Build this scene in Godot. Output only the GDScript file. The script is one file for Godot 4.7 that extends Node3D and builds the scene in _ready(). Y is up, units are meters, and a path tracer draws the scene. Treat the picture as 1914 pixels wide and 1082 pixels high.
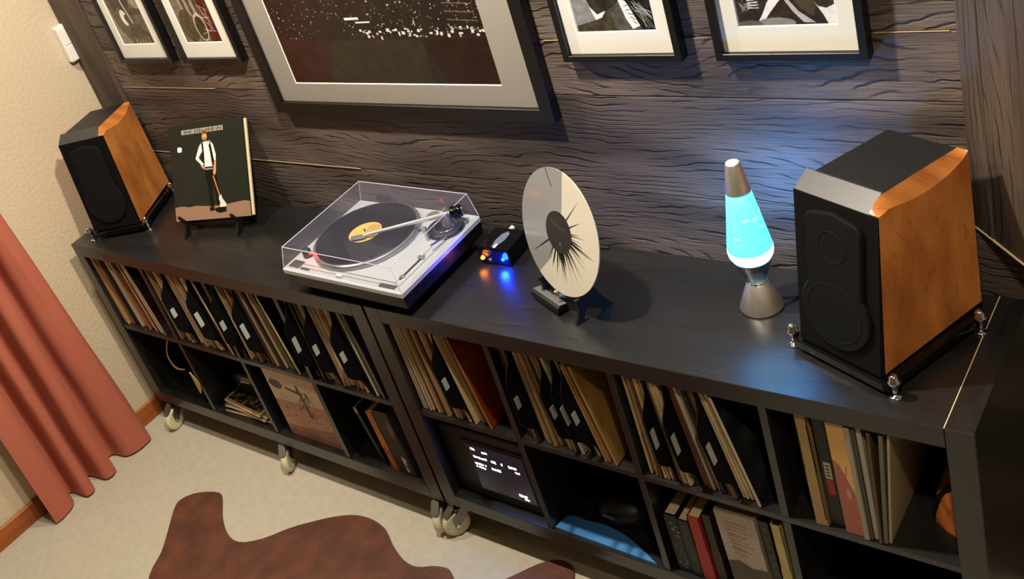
extends Node3D

# ---------- frame of reference: y = 0 is the underside of the shelf units, floor at FLOOR, wall face at WALL ----------
const FLOOR := -0.125
const WALL := -0.03
const TOP := 0.762
var rng := RandomNumberGenerator.new()
var used := {}
var M := {}
const ORD := ["first", "second", "third", "fourth", "fifth", "sixth", "seventh", "eighth", "ninth", "tenth", "eleventh", "twelfth", "thirteenth", "fourteenth", "fifteenth", "sixteenth", "seventeenth", "eighteenth", "nineteenth", "twentieth", "twenty-first", "twenty-second", "twenty-third", "twenty-fourth", "twenty-fifth", "twenty-sixth", "twenty-seventh", "twenty-eighth", "twenty-ninth", "thirtieth", "thirty-first", "thirty-second", "thirty-third", "thirty-fourth", "thirty-fifth", "thirty-sixth", "thirty-seventh", "thirty-eighth", "thirty-ninth", "fortieth", "forty-first", "forty-second", "forty-third", "forty-fourth"]

func _ready():
	rng.seed = 7
	# ---------- camera ----------
	var cam := Camera3D.new()
	cam.name = "camera"
	add_child(cam)
	cam.transform = Transform3D(Basis.from_euler(Vector3(-0.4631, 0.8649, -0.3756), EULER_ORDER_YXZ), Vector3(3.4382, 2.2791, 1.8536))
	var near := 0.1
	cam.set_frustum(near * 1082.0 / 1967.0, Vector2(near * 252.9 / 1967.0, -near * 181.0 / 1967.0), near, 60.0)
	cam.keep_aspect = Camera3D.KEEP_HEIGHT
	cam.current = true
	# ---------- environment ----------
	var we := WorldEnvironment.new()
	we.name = "environment"
	var env := Environment.new()
	env.background_mode = Environment.BG_COLOR
	env.background_color = Color(0, 0, 0)
	env.tonemap_mode = Environment.TONE_MAPPER_LINEAR
	env.tonemap_exposure = 1.0
	env.sdfgi_enabled = true
	env.ssao_enabled = true
	env.ssil_enabled = true
	we.environment = env
	add_child(we)
	# ---------- room lights (ceiling lamps above the frame) ----------
	materials()
	downlight(Vector3(1.95, 2.5, 0.56), Vector3(1.85, 0.6, 0.25), 80.0, 0.6, 4.1, Color(1.0, 0.955, 0.88), 0.04)
	downlight(Vector3(0.72, 2.5, 0.56), Vector3(0.70, 0.6, 0.22), 80.0, 0.6, 2.0, Color(1.0, 0.955, 0.88), 0.04)
	downlight(Vector3(1.55, 2.5, 0.95), Vector3(0.15, FLOOR, 1.35), 38.0, 1.0, 3.2, Color(1.0, 0.95, 0.87), 0.07)  # spot added out of view, its cone shaped to brighten the floor at left
	downlight(Vector3(3.25, 2.5, 1.25), Vector3(2.85, 0.85, 0.15), 24.0, 1.0, 2.2, Color(1.0, 0.93, 0.82), 0.05)
	room()
	shelf_units()
	records()
	lower_cells()
	frames()
	speakers()
	turntable()
	phono_box()
	brush()
	lp_on_stand()
	album_on_easel()
	lava_lamp()
	curtain()
	rug()

# ==================================================== helpers ====================================================
func numbered(called: String) -> String:
	var n: int = used.get(called, 0)
	used[called] = n + 1
	return called if n == 0 else "%s_%03d" % [called, n]

func tag(o, label: String, category: String, group := "", kind := ""):
	if label: o.set_meta("label", label)
	if category: o.set_meta("category", category)
	if group: o.set_meta("group", group)
	if kind: o.set_meta("kind", kind)
	return o

func thing(called: String, label: String, category: String, at := Vector3.ZERO, yaw := 0.0, group := "") -> Node3D:
	var o := Node3D.new()
	o.name = numbered(called)
	add_child(o)
	o.position = at
	o.rotation.y = yaw
	return tag(o, label, category, group)

func mesh_of(st) -> Mesh:
	if st is Mesh: return st
	st.generate_normals()
	return st.commit()

# commits a shape as one named mesh under a parent (or as a top-level one)
func part(called: String, st, m: Material, parent: Node3D = null, xf := Transform3D()) -> MeshInstance3D:
	var o := MeshInstance3D.new()
	o.mesh = mesh_of(st)
	o.material_override = m
	o.transform = xf
	if parent == null:
		o.name = numbered(called)
		add_child(o)
	else:
		var k: String = str(parent.get_instance_id()) + called
		var n: int = used.get(k, 0)
		used[k] = n + 1
		o.name = called if n == 0 else "%s_%03d" % [called, n]
		parent.add_child(o, true)
	return o

func struct(called: String, st, m: Material, xf := Transform3D()) -> MeshInstance3D:
	var o := part(called, st, m, null, xf)
	o.set_meta("kind", "structure")
	return o

func mat(c: Color, rough := 0.6, metal := 0.0, spec := 0.5) -> StandardMaterial3D:
	var m := StandardMaterial3D.new()
	m.albedo_color = c
	m.roughness = rough
	m.metallic = metal
	m.metallic_specular = spec
	return m

func glow(c: Color, e: float) -> StandardMaterial3D:
	var m := mat(c, 0.4)
	m.emission_enabled = true
	m.emission = c
	m.emission_energy_multiplier = e
	return m

func ST() -> SurfaceTool:
	var st := SurfaceTool.new()
	st.begin(Mesh.PRIMITIVE_TRIANGLES)
	st.set_smooth_group(-1)
	return st

func tri(st: SurfaceTool, a: Vector3, b: Vector3, c: Vector3, ua := Vector2.ZERO, ub := Vector2.ZERO, uc := Vector2.ZERO):
	st.set_uv(ua); st.add_vertex(a)
	st.set_uv(uc); st.add_vertex(c)
	st.set_uv(ub); st.add_vertex(b)

# quad given counter-clockwise as seen from outside
func quad(st: SurfaceTool, a: Vector3, b: Vector3, c: Vector3, d: Vector3, ua := Vector2(0, 1), ub := Vector2(1, 1), uc := Vector2(1, 0), ud := Vector2(0, 0)):
	tri(st, a, b, c, ua, ub, uc)
	tri(st, a, c, d, ua, uc, ud)

# convex face turned outwards from a centre; uv by box projection along the longest axis
func face(st: SurfaceTool, p: Array, ctr: Vector3, xf: Transform3D, uvo: Vector2, along: int):
	var n: Vector3 = (p[1] - p[0]).cross(p[2] - p[0])
	var mid := Vector3.ZERO
	for q in p: mid += q
	mid /= p.size()
	var q := p.duplicate()
	if n.dot(mid - ctr) < 0: q.reverse()
	var an := n.abs()
	var ax := 0 if an.x > an.y and an.x > an.z else (1 if an.y > an.z else 2)
	var o1 := along
	var o2 := 0
	if ax == along:
		o1 = (along + 1) % 3
	for k in 3:
		if k != ax and k != o1: o2 = k
	for i in range(1, q.size() - 1):
		var w := [q[0], q[i], q[i + 1]]
		var u := []
		for v in w: u.append(Vector2(v[o1], v[o2]) + uvo)
		tri(st, xf * w[0], xf * w[1], xf * w[2], u[0], u[1], u[2])

# chamfered box
func box(st: SurfaceTool, c: Vector3, s: Vector3, b := 0.002, xf := Transform3D(), uvo := Vector2.ZERO, along := 0):
	var h := s / 2.0
	b = minf(b, minf(h.x, minf(h.y, h.z)) * 0.9)
	var P := func(a: int, g: Vector3) -> Vector3:
		var v := Vector3.ZERO
		for k in 3: v[k] = g[k] * (h[k] - (0.0 if k == a else b))
		return v + c
	for a in 3:
		for sg in [-1.0, 1.0]:
			var g := []
			for t in [[-1.0, -1.0], [1.0, -1.0], [1.0, 1.0], [-1.0, 1.0]]:
				var v := Vector3.ZERO
				v[a] = sg; v[(a + 1) % 3] = t[0]; v[(a + 2) % 3] = t[1]
				g.append(P.call(a, v))
			face(st, g, c, xf, uvo, along)
	if b <= 0.00001: return
	for a in 3:
		var b1 := (a + 1) % 3
		var b2 := (a + 2) % 3
		for s1 in [-1.0, 1.0]:
			for s2 in [-1.0, 1.0]:
				var v0 := Vector3.ZERO
				v0[a] = -1.0; v0[b1] = s1; v0[b2] = s2
				var v1 := v0
				v1[a] = 1.0
				face(st, [P.call(b1, v0), P.call(b1, v1), P.call(b2, v1), P.call(b2, v0)], c, xf, uvo, along)
	for sx in [-1.0, 1.0]:
		for sy in [-1.0, 1.0]:
			for sz in [-1.0, 1.0]:
				var v := Vector3(sx, sy, sz)
				face(st, [P.call(0, v), P.call(1, v), P.call(2, v)], c, xf, uvo, along)

func boxm(c: Vector3, s: Vector3, b := 0.002, along := 0, uvo := Vector2.ZERO, xf := Transform3D()) -> SurfaceTool:
	var st := ST()
	box(st, c, s, b, xf, uvo, along)
	return st

# axis y lathe; profile of Vector2(radius, height) going up; smooth
func lathe(st: SurfaceTool, prof: Array, segs := 32, xf := Transform3D(), smooth := true):
	st.set_smooth_group(0 if smooth else -1)
	for i in prof.size() - 1:
		var p: Vector2 = prof[i]
		var q: Vector2 = prof[i + 1]
		for k in segs:
			var a := TAU * k / segs
			var b := TAU * (k + 1) / segs
			var p0 := Vector3(p.x * sin(a), p.y, p.x * cos(a))
			var p1 := Vector3(p.x * sin(b), p.y, p.x * cos(b))
			var q0 := Vector3(q.x * sin(a), q.y, q.x * cos(a))
			var q1 := Vector3(q.x * sin(b), q.y, q.x * cos(b))
			if p.x > 0.00001: tri(st, xf * p0, xf * p1, xf * q1)
			if q.x > 0.00001: tri(st, xf * p0, xf * q1, xf * q0)
	st.set_smooth_group(-1)

func lathem(prof: Array, segs := 32, xf := Transform3D(), smooth := true) -> SurfaceTool:
	var st := ST()
	lathe(st, prof, segs, xf, smooth)
	return st

# closed lathe ring with crisp edges: list of separate bands
func disc(st: SurfaceTool, r: float, y0: float, y1: float, segs := 48, xf := Transform3D(), bev := 0.001):
	lathe(st, [Vector2(0, y0), Vector2(r - bev, y0)], segs, xf)
	lathe(st, [Vector2(r - bev, y0), Vector2(r, y0 + bev), Vector2(r, y1 - bev), Vector2(r - bev, y1)], segs, xf)
	lathe(st, [Vector2(r - bev, y1), Vector2(0, y1)], segs, xf)

func discm(r: float, y0: float, y1: float, segs := 48, xf := Transform3D(), bev := 0.001) -> SurfaceTool:
	var st := ST()
	disc(st, r, y0, y1, segs, xf, bev)
	return st

func tube(st: SurfaceTool, pts: Array, r, segs := 8):
	st.set_smooth_group(0)
	var rings := []
	var up := Vector3(0.13, 0.97, 0.21).normalized()
	for i in pts.size():
		var t: Vector3 = (pts[mini(i + 1, pts.size() - 1)] - pts[maxi(i - 1, 0)]).normalized()
		var a := t.cross(up).normalized()
		if a.length() < 0.1: a = t.cross(Vector3.RIGHT).normalized()
		var b := a.cross(t).normalized()
		up = b
		var rr: float = r[i] if r is Array else r
		var ring := []
		for k in segs:
			var an := TAU * k / segs
			ring.append(pts[i] + (a * cos(an) + b * sin(an)) * rr)
		rings.append(ring)
	for i in rings.size() - 1:
		for k in segs:
			var k2 := (k + 1) % segs
			quad(st, rings[i][k], rings[i + 1][k], rings[i + 1][k2], rings[i][k2])
	st.set_smooth_group(-1)
	for e in [0, rings.size() - 1]:
		for k in segs:
			var k2 := (k + 1) % segs
			if e == 0: tri(st, pts[0], rings[0][k], rings[0][k2])
			else: tri(st, pts[e], rings[e][k2], rings[e][k])

func tubem(pts: Array, r, segs := 8) -> SurfaceTool:
	var st := ST()
	tube(st, pts, r, segs)
	return st

func smooth_path(p: Array, n := 6, closed := false) -> Array:
	var out := []
	var m := p.size()
	for i in (m if closed else m - 1):
		var a = p[posmod(i - 1, m)] if closed else p[maxi(i - 1, 0)]
		var b = p[i]
		var c = p[(i + 1) % m]
		var d = p[(i + 2) % m] if closed else p[mini(i + 2, m - 1)]
		for k in n:
			out.append(b.cubic_interpolate(c, a, d, float(k) / n))
	if not closed: out.append(p[m - 1])
	return out

# prism from a polygon in x-y, from z0 to z1, with a small chamfer on the front rim
func prism(st: SurfaceTool, poly: Array, z0: float, z1: float, xf := Transform3D(), bev := 0.0, smooth_side := false):
	var pts := PackedVector2Array(poly)
	if Geometry2D.is_polygon_clockwise(pts): pts.reverse()
	var n := pts.size()
	var ins := PackedVector2Array()
	for i in n:
		var e0 := (pts[i] - pts[posmod(i - 1, n)]).normalized()
		var e1 := (pts[(i + 1) % n] - pts[i]).normalized()
		var nn := (Vector2(-e0.y, e0.x) + Vector2(-e1.y, e1.x)).normalized()
		ins.append(pts[i] + nn * bev)
	var lo := Vector2(1e9, 1e9)
	var hi := -lo
	for p in pts:
		lo = lo.min(p); hi = hi.max(p)
	var U := func(p: Vector2) -> Vector2: return Vector2((p.x - lo.x) / (hi.x - lo.x), 1.0 - (p.y - lo.y) / (hi.y - lo.y))
	var t := Geometry2D.triangulate_polygon(ins)
	for i in range(0, t.size(), 3):
		var a := ins[t[i]]
		var b := ins[t[i + 1]]
		var c := ins[t[i + 2]]
		if (b - a).cross(c - a) < 0:
			var s := b
			b = c
			c = s
		tri(st, xf * Vector3(a.x, a.y, z1), xf * Vector3(b.x, b.y, z1), xf * Vector3(c.x, c.y, z1), U.call(a), U.call(b), U.call(c))
	t = Geometry2D.triangulate_polygon(pts)
	for i in range(0, t.size(), 3):
		var a := pts[t[i]]
		var b := pts[t[i + 1]]
		var c := pts[t[i + 2]]
		if (b - a).cross(c - a) < 0:
			var s := b
			b = c
			c = s
		tri(st, xf * Vector3(a.x, a.y, z0), xf * Vector3(c.x, c.y, z0), xf * Vector3(b.x, b.y, z0), U.call(a), U.call(c), U.call(b))
	if smooth_side: st.set_smooth_group(0)
	for i in n:
		var a := pts[i]
		var b := pts[(i + 1) % n]
		quad(st, xf * Vector3(a.x, a.y, z0), xf * Vector3(b.x, b.y, z0), xf * Vector3(b.x, b.y, z1 - bev), xf * Vector3(a.x, a.y, z1 - bev), U.call(a), U.call(b), U.call(b), U.call(a))
		if bev > 0:
			var c := ins[i]
			var d := ins[(i + 1) % n]
			quad(st, xf * Vector3(a.x, a.y, z1 - bev), xf * Vector3(b.x, b.y, z1 - bev), xf * Vector3(d.x, d.y, z1), xf * Vector3(c.x, c.y, z1), U.call(a), U.call(b), U.call(d), U.call(c))
	st.set_smooth_group(-1)

func prismm(poly: Array, z0: float, z1: float, xf := Transform3D(), bev := 0.0, smooth_side := false) -> SurfaceTool:
	var st := ST()
	prism(st, poly, z0, z1, xf, bev, smooth_side)
	return st

func circle(c: Vector2, r: float, n := 24, a0 := 0.0, a1 := TAU) -> Array:
	var o := []
	var full := absf(a1 - a0) > TAU - 0.001
	for k in (n if full else n + 1):
		var a := a0 + (a1 - a0) * k / n
		o.append(c + Vector2(cos(a), sin(a)) * r)
	return o

func rrect(c: Vector2, s: Vector2, r: float, n := 5) -> Array:
	var o := []
	for q in [[1, 1, 0.0], [-1, 1, PI / 2], [-1, -1, PI], [1, -1, 1.5 * PI]]:
		o.append_array(circle(c + Vector2(q[0] * (s.x / 2 - r), q[1] * (s.y / 2 - r)), r, n, q[2], q[2] + PI / 2))
	return o

func rotx(a: float) -> Transform3D: return Transform3D(Basis(Vector3.RIGHT, a), Vector3.ZERO)

# ==================================================== textures ====================================================
func noise(sd: int, f: float, oct := 4) -> FastNoiseLite:
	var n := FastNoiseLite.new()
	n.seed = sd
	n.noise_type = FastNoiseLite.TYPE_SIMPLEX_SMOOTH
	n.frequency = f
	n.fractal_octaves = oct
	return n

# barn-board grain running along u: wavy dark cracks, cathedral figures and fine fibres. Returns [colour, relief normal]
func grain(w: int, h: int, sd: int, dark: Color, light: Color, lines: float, warp: float, crack: float, fibre: float, bump: float) -> Array:
	var a := noise(sd, 1.0, 2)
	var b := noise(sd + 1, 1.0, 3)
	var c := noise(sd + 2, 1.0, 2)
	var col := PackedByteArray()
	col.resize(w * h * 3)
	var hgt := PackedByteArray()
	hgt.resize(w * h)
	for y in h:
		var v := float(y) / h
		for x in w:
			var u := float(x) / w
			var cu := cos(TAU * u)
			var su := sin(TAU * u)
			# points on a circle, so that the figure closes on itself along u
			var t := v * lines + warp * a.get_noise_3d(cu * 0.27, su * 0.27, v * 1.6) + 0.13 * warp * b.get_noise_3d(cu * 1.1, su * 1.1, v * 5.0) + 0.075 * warp * c.get_noise_3d(cu * 2.7, su * 2.7, v * 7.0)
			var f := absf(t - roundf(t)) * 2.0
			var depth := clampf(0.45 + 1.5 * c.get_noise_3d(cu * 1.1, su * 1.1, v * 13.0 + 9.0), 0.0, 1.0)
			var ck := clampf(1.0 - f * 3.2, 0.0, 1.0) * depth
			var fi := b.get_noise_3d(cu * 1.4, su * 1.4, v * 150.0)
			var tone := 0.5 + 0.42 * c.get_noise_3d(cu * 0.32 + 5.0, su * 0.32, v * 3.0) + fibre * fi
			var k := clampf(tone - crack * ck, 0.0, 1.0)
			var q := dark.lerp(light, k)
			var i := (y * w + x)
			col[i * 3] = int(clampf(q.r, 0, 1) * 255)
			col[i * 3 + 1] = int(clampf(q.g, 0, 1) * 255)
			col[i * 3 + 2] = int(clampf(q.b, 0, 1) * 255)
			hgt[i] = int(clampf(0.75 - 0.7 * ck + 0.25 * fi, 0, 1) * 255)
	var im := Image.create_from_data(w, h, false, Image.FORMAT_RGB8, col)
	var hm := Image.create_from_data(w, h, false, Image.FORMAT_L8, hgt)
	hm.convert(Image.FORMAT_RGBA8)
	hm.bump_map_to_normal_map(bump)
	return [ImageTexture.create_from_image(im), ImageTexture.create_from_image(hm)]

func wood(t: Array, scale: Vector2, rough: float, tint := Color.WHITE, ns := 1.0) -> StandardMaterial3D:
	var m := mat(tint, rough)
	m.albedo_texture = t[0]
	m.normal_enabled = true
	m.normal_texture = t[1]
	m.normal_scale = ns
	m.uv1_scale = Vector3(scale.x, scale.y, 1)
	return m

func noisetex(sd: int, f: float, oct: int, normal: bool, c0 := Color.BLACK, c1 := Color.WHITE, bump := 4.0, size := 512) -> NoiseTexture2D:
	var t := NoiseTexture2D.new()
	t.width = size; t.height = size
	t.seamless = true
	t.noise = noise(sd, f, oct)
	if normal:
		t.as_normal_map = true
		t.bump_strength = bump
	else:
		var g := Gradient.new()
		g.set_color(0, c0); g.set_color(1, c1)
		t.color_ramp = g
	return t

# --- tiny painter for flat prints (0..1 coordinates, y down)
func canvas(w: int, h: int, c: Color) -> Image:
	var im := Image.create(w, h, false, Image.FORMAT_RGB8)
	im.fill(c)
	return im

func poly(im: Image, pts: Array, c: Color, soft := 1.0):
	var w := im.get_width()
	var h := im.get_height()
	var pp := PackedVector2Array()
	var lo := Vector2(1e9, 1e9)
	var hi := Vector2(-1e9, -1e9)
	for p in pts:
		var q := Vector2(p.x * w, p.y * h)
		pp.append(q); lo = lo.min(q); hi = hi.max(q)
	for y in range(maxi(0, int(lo.y)), mini(h, int(hi.y) + 1)):
		for x in range(maxi(0, int(lo.x)), mini(w, int(hi.x) + 1)):
			if Geometry2D.is_point_in_polygon(Vector2(x + 0.5, y + 0.5), pp):
				im.set_pixel(x, y, c if soft >= 1.0 else im.get_pixel(x, y).lerp(c, soft))

func P(a: Array) -> Array:
	var o := []
	for i in range(0, a.size(), 2): o.append(Vector2(a[i], a[i + 1]))
	return o

func stroke(im: Image, a: Vector2, b: Vector2, wd: float, c: Color, soft := 1.0):
	var d := (b - a).normalized()
	var asp := float(im.get_width()) / im.get_height()
	var n := Vector2(-d.y / asp, d.x * asp).normalized() * wd * 0.5
	poly(im, [a + n, b + n, b - n, a - n], c, soft)

func ell(im: Image, c: Vector2, r: Vector2, col: Color, soft := 1.0, rot := 0.0):
	var o := []
	for k in 28:
		o.append(c + (Vector2(cos(TAU * k / 28.0), sin(TAU * k / 28.0)) * r).rotated(rot))
	poly(im, o, col, soft)

func speckle(im: Image, sd: int, f: Vector2, amt: float):
	var n := noise(sd, 1.0, 3)
	for y in im.get_height():
		for x in im.get_width():
			var k := n.get_noise_2d(x * f.x, y * f.y) * amt
			var c := im.get_pixel(x, y)
			im.set_pixel(x, y, Color(clampf(c.r + k, 0, 1), clampf(c.g + k, 0, 1), clampf(c.b + k, 0, 1)))

func printm(im: Image, rough := 0.5) -> StandardMaterial3D:
	var m := mat(Color.WHITE, rough)
	m.albedo_texture = ImageTexture.create_from_image(im)
	return m

func materials():
	var g := grain(1024, 512, 11, Color(0.15, 0.125, 0.11), Color(0.56, 0.50, 0.455), 25.0, 3.2, 0.66, 0.22, 2.6)
	M.barn = wood(g, Vector2(0.9, 1.8), 0.62, Color(1, 1, 1), 1.0)
	M.barn2 = wood(g, Vector2(0.75, 2.3), 0.62, Color(0.92, 0.90, 0.90), 1.0)
	M.barn3 = wood(g, Vector2(1.0, 1.5), 0.60, Color(1.0, 0.98, 0.95), 0.8)
	M.post = wood(g, Vector2(0.55, 2.2), 0.62, Color(0.76, 0.72, 0.66), 0.8)
	var c := grain(512, 512, 31, Color(0.56, 0.31, 0.13), Color(0.86, 0.57, 0.29), 7.0, 2.6, 0.25, 0.16, 0.6)
	M.cherry = wood(c, Vector2(2.2, 3.4), 0.34, Color(1, 1, 1), 0.3)
	M.oak = wood(c, Vector2(1.5, 6.0), 0.5, Color(0.85, 0.74, 0.62), 0.3)
	var e := grain(512, 512, 51, Color(0.075, 0.070, 0.068), Color(0.150, 0.146, 0.147), 7.0, 1.5, 0.35, 0.35, 0.7)
	M.console = wood(e, Vector2(0.7, 1.6), 0.31, Color(1, 1, 1), 0.35)
	M.console.metallic_specular = 0.66
	M.console_gap = mat(Color(0.03, 0.027, 0.025), 0.6)
	M.beige = mat(Color(0.80, 0.735, 0.62), 0.85)
	M.beige.normal_enabled = true
	M.beige.normal_texture = noisetex(3, 0.05, 4, true, Color.BLACK, Color.WHITE, 1.2)
	M.beige.uv1_triplanar = true
	M.beige.uv1_scale = Vector3(2, 2, 2)
	M.carpet = mat(Color(1, 1, 1), 0.95)
	M.carpet.albedo_texture = noisetex(5, 0.02, 5, false, Color(0.69, 0.66, 0.585), Color(0.73, 0.70, 0.625))
	M.carpet.normal_enabled = true
	M.carpet.normal_texture = noisetex(6, 0.16, 3, true, Color.BLACK, Color.WHITE, 1.2)
	M.carpet.uv1_triplanar = true
	M.carpet.uv1_scale = Vector3(2.4, 2.4, 2.4)
	M.plaster = mat(Color(0.82, 0.78, 0.70), 0.9)
	M.black = mat(Color(0.035, 0.035, 0.038), 0.45)
	M.blackmatt = mat(Color(0.028, 0.027, 0.027), 0.65, 0.0, 0.3)
	M.gloss = mat(Color(0.022, 0.023, 0.028), 0.14)
	M.chrome = mat(Color(0.85, 0.85, 0.86), 0.12, 1.0)
	M.brushed = mat(Color(0.80, 0.785, 0.75), 0.40, 0.85)
	M.silver = mat(Color(0.78, 0.80, 0.83), 0.34, 0.1)
	M.steel = mat(Color(0.50, 0.49, 0.47), 0.42, 0.85)
	M.white = mat(Color(0.90, 0.89, 0.86), 0.5)
	M.ivory = mat(Color(0.84, 0.80, 0.66), 0.5)
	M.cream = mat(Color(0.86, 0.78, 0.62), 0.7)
	M.armtube = mat(Color(0.86, 0.86, 0.87), 0.26, 0.5)
	M.edge = mat(Color(0.66, 0.58, 0.46), 0.7)
	M.label = mat(Color(0.70, 0.73, 0.70), 0.5)

func downlight(at: Vector3, aim: Vector3, cone: float, soft: float, e: float, c: Color, size: float):
	var where: String = "at the right" if at.x > 3.0 else ("added nearer the camera to brighten the floor" if at.z > 0.8 else ("over the turntable side" if at.x > 1.0 else "over the leaning album"))
	var t := thing("ceiling_lamp", "round white ceiling lamp %s, above the picture" % where, "lamp", at)
	part("ring", lathem([Vector2(0.05, 0.05), Vector2(0.075, 0.05), Vector2(0.08, 0.04), Vector2(0.075, 0.0), Vector2(0.055, 0.0), Vector2(0.05, 0.02)], 32), M.white if M.has("white") else null, t)
	part("bulb", discm(0.05, 0.018, 0.03, 32), glow(c, 6.0), t)
	var l := SpotLight3D.new()
	l.name = "lamp_light"
	l.light_color = c
	l.light_energy = e
	l.light_size = size
	l.spot_angle = cone
	l.spot_angle_attenuation = soft
	l.spot_range = 8.0
	l.spot_attenuation = 2.0
	l.shadow_enabled = true
	t.add_child(l)
	l.position = Vector3(0, -0.01, 0)
	l.look_at_from_position(at + Vector3(0, -0.01, 0), aim, Vector3.RIGHT)

# ==================================================== room ====================================================
func room():
	struct("floor", boxm(Vector3(2.1, FLOOR - 0.05, 2.0), Vector3(5.4, 0.1, 4.6), 0.0), M.carpet)
	struct("ceiling", boxm(Vector3(2.1, 2.62, 2.0), Vector3(5.4, 0.1, 4.6), 0.0), M.plaster)
	var wb := struct("wall_back", boxm(Vector3(2.1, 1.22, -0.10), Vector3(5.4, 2.8, 0.10), 0.0), M.blackmatt)
	struct("wall_front", boxm(Vector3(2.1, 1.22, 4.15), Vector3(5.4, 2.8, 0.1), 0.0), M.beige)
	struct("wall_right", boxm(Vector3(4.55, 1.22, 2.0), Vector3(0.1, 2.8, 4.6), 0.0), M.beige)
	var lw := Transform3D(Basis(Vector3.UP, -0.0569), Vector3(-0.085, 0, -0.03))
	struct("wall_left", boxm(Vector3(-0.06, 1.22, 2.05), Vector3(0.12, 2.8, 4.4), 0.0), M.beige, lw)
	struct("baseboard_left", boxm(Vector3(0.006, FLOOR + 0.04, 2.05), Vector3(0.014, 0.08, 4.3), 0.004, 2), M.oak, lw)
	# horizontal barn boards of the back wall, each a board of its own
	var rows := [[FLOOR, 0.19], [0.19, 0.43], [0.43, 0.642], [0.642, 0.915], [0.915, 1.188], [1.188, 1.335], [1.335, 1.608], [1.608, 1.881], [1.881, 2.154], [2.154, 2.57]]
	var mats := [M.barn, M.barn2, M.barn3]
	for i in rows.size():
		var y0: float = rows[i][0]
		var y1: float = rows[i][1]
		var cuts := [-0.09, 4.5]
		var proud := 0.0012 * ((i * 7) % 3)
		for k in cuts.size() - 1:
			part("plank", boxm(Vector3((cuts[k] + cuts[k + 1]) / 2, (y0 + y1) / 2, WALL - 0.011 + proud - 0.0012), Vector3(cuts[k + 1] - cuts[k], y1 - y0 - 0.0016, 0.022), 0.0018, 0, Vector2(0.37 * i, -y0 + 0.01 + 0.017 * (i % 4))), mats[i % 3], wb)
	# pale unpainted edges showing at some seams
	for s in [[0.915, 0.115, 1.20], [1.188, 0.115, 0.66], [1.335, 2.745, 2.876], [1.335, 2.0, 2.06]]:
		part("board_edge", boxm(Vector3((s[1] + s[2]) / 2, s[0] + 0.0005, WALL + 0.0008), Vector3(s[2] - s[1], 0.0013, 0.004), 0.0003), M.edge, wb)
	# upright board closing the wall on the left, and the angled uprights on the right
	var t1 := struct("trim_1", boxm(Vector3(0.033, 1.22, WALL + 0.009), Vector3(0.156, 2.69, 0.018), 0.003, 1, Vector2(0.2, 0.10)), M.post)
	part("trim_lip", boxm(Vector3(-0.062, 1.22, WALL + 0.004), Vector3(0.028, 2.69, 0.010), 0.002, 1), M.post, t1)
	var t2 := Node3D.new()
	t2.name = "trim_2"
	add_child(t2)
	t2.transform = Transform3D(Basis(Vector3.UP, -PI / 4), Vector3(2.886, 0, WALL + 0.002))
	t2.set_meta("kind", "structure")
	part("board", boxm(Vector3(0.0325, 1.74, -0.010), Vector3(0.065, 1.658, 0.02), 0.002, 1, Vector2(0.1, 0.3)), M.post, t2)
	part("board", boxm(Vector3(0.216, 1.74, -0.011), Vector3(0.30, 1.658, 0.02), 0.002, 1, Vector2(0.6, 0.02)), M.post, t2)
	part("board_edge", boxm(Vector3(0.183, 0.9105, -0.008), Vector3(0.366, 0.003, 0.02), 0.0005), M.cream, t2)
	# small white two-part box on the side wall next to the upright
	var sw := thing("wall_switch", "small white two-part switch box on the beige wall beside the wooden upright", "switch", Vector3(-0.085, 1.382, -0.03), -0.0569)
	part("housing", boxm(Vector3(0.018, 0.0, 0.012), Vector3(0.036, 0.145, 0.062), 0.007), M.white, sw)
	part("rocker", boxm(Vector3(0.037, 0.030, 0.012), Vector3(0.005, 0.066, 0.052), 0.002), M.white, sw)
	part("rocker", boxm(Vector3(0.037, -0.036, 0.012), Vector3(0.005, 0.062, 0.052), 0.002), M.white, sw)
	part("toggle", boxm(Vector3(0.041, 0.036, 0.012), Vector3(0.004, 0.014, 0.004), 0.001), M.steel, sw)

# ==================================================== shelf units ====================================================
const OT := 0.0495
const CW := 0.335
const DV := 0.017
const U2 := 1.490
func cell_x(u: int, c: int) -> float: return u * U2 + OT + c * (CW + DV)

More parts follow.
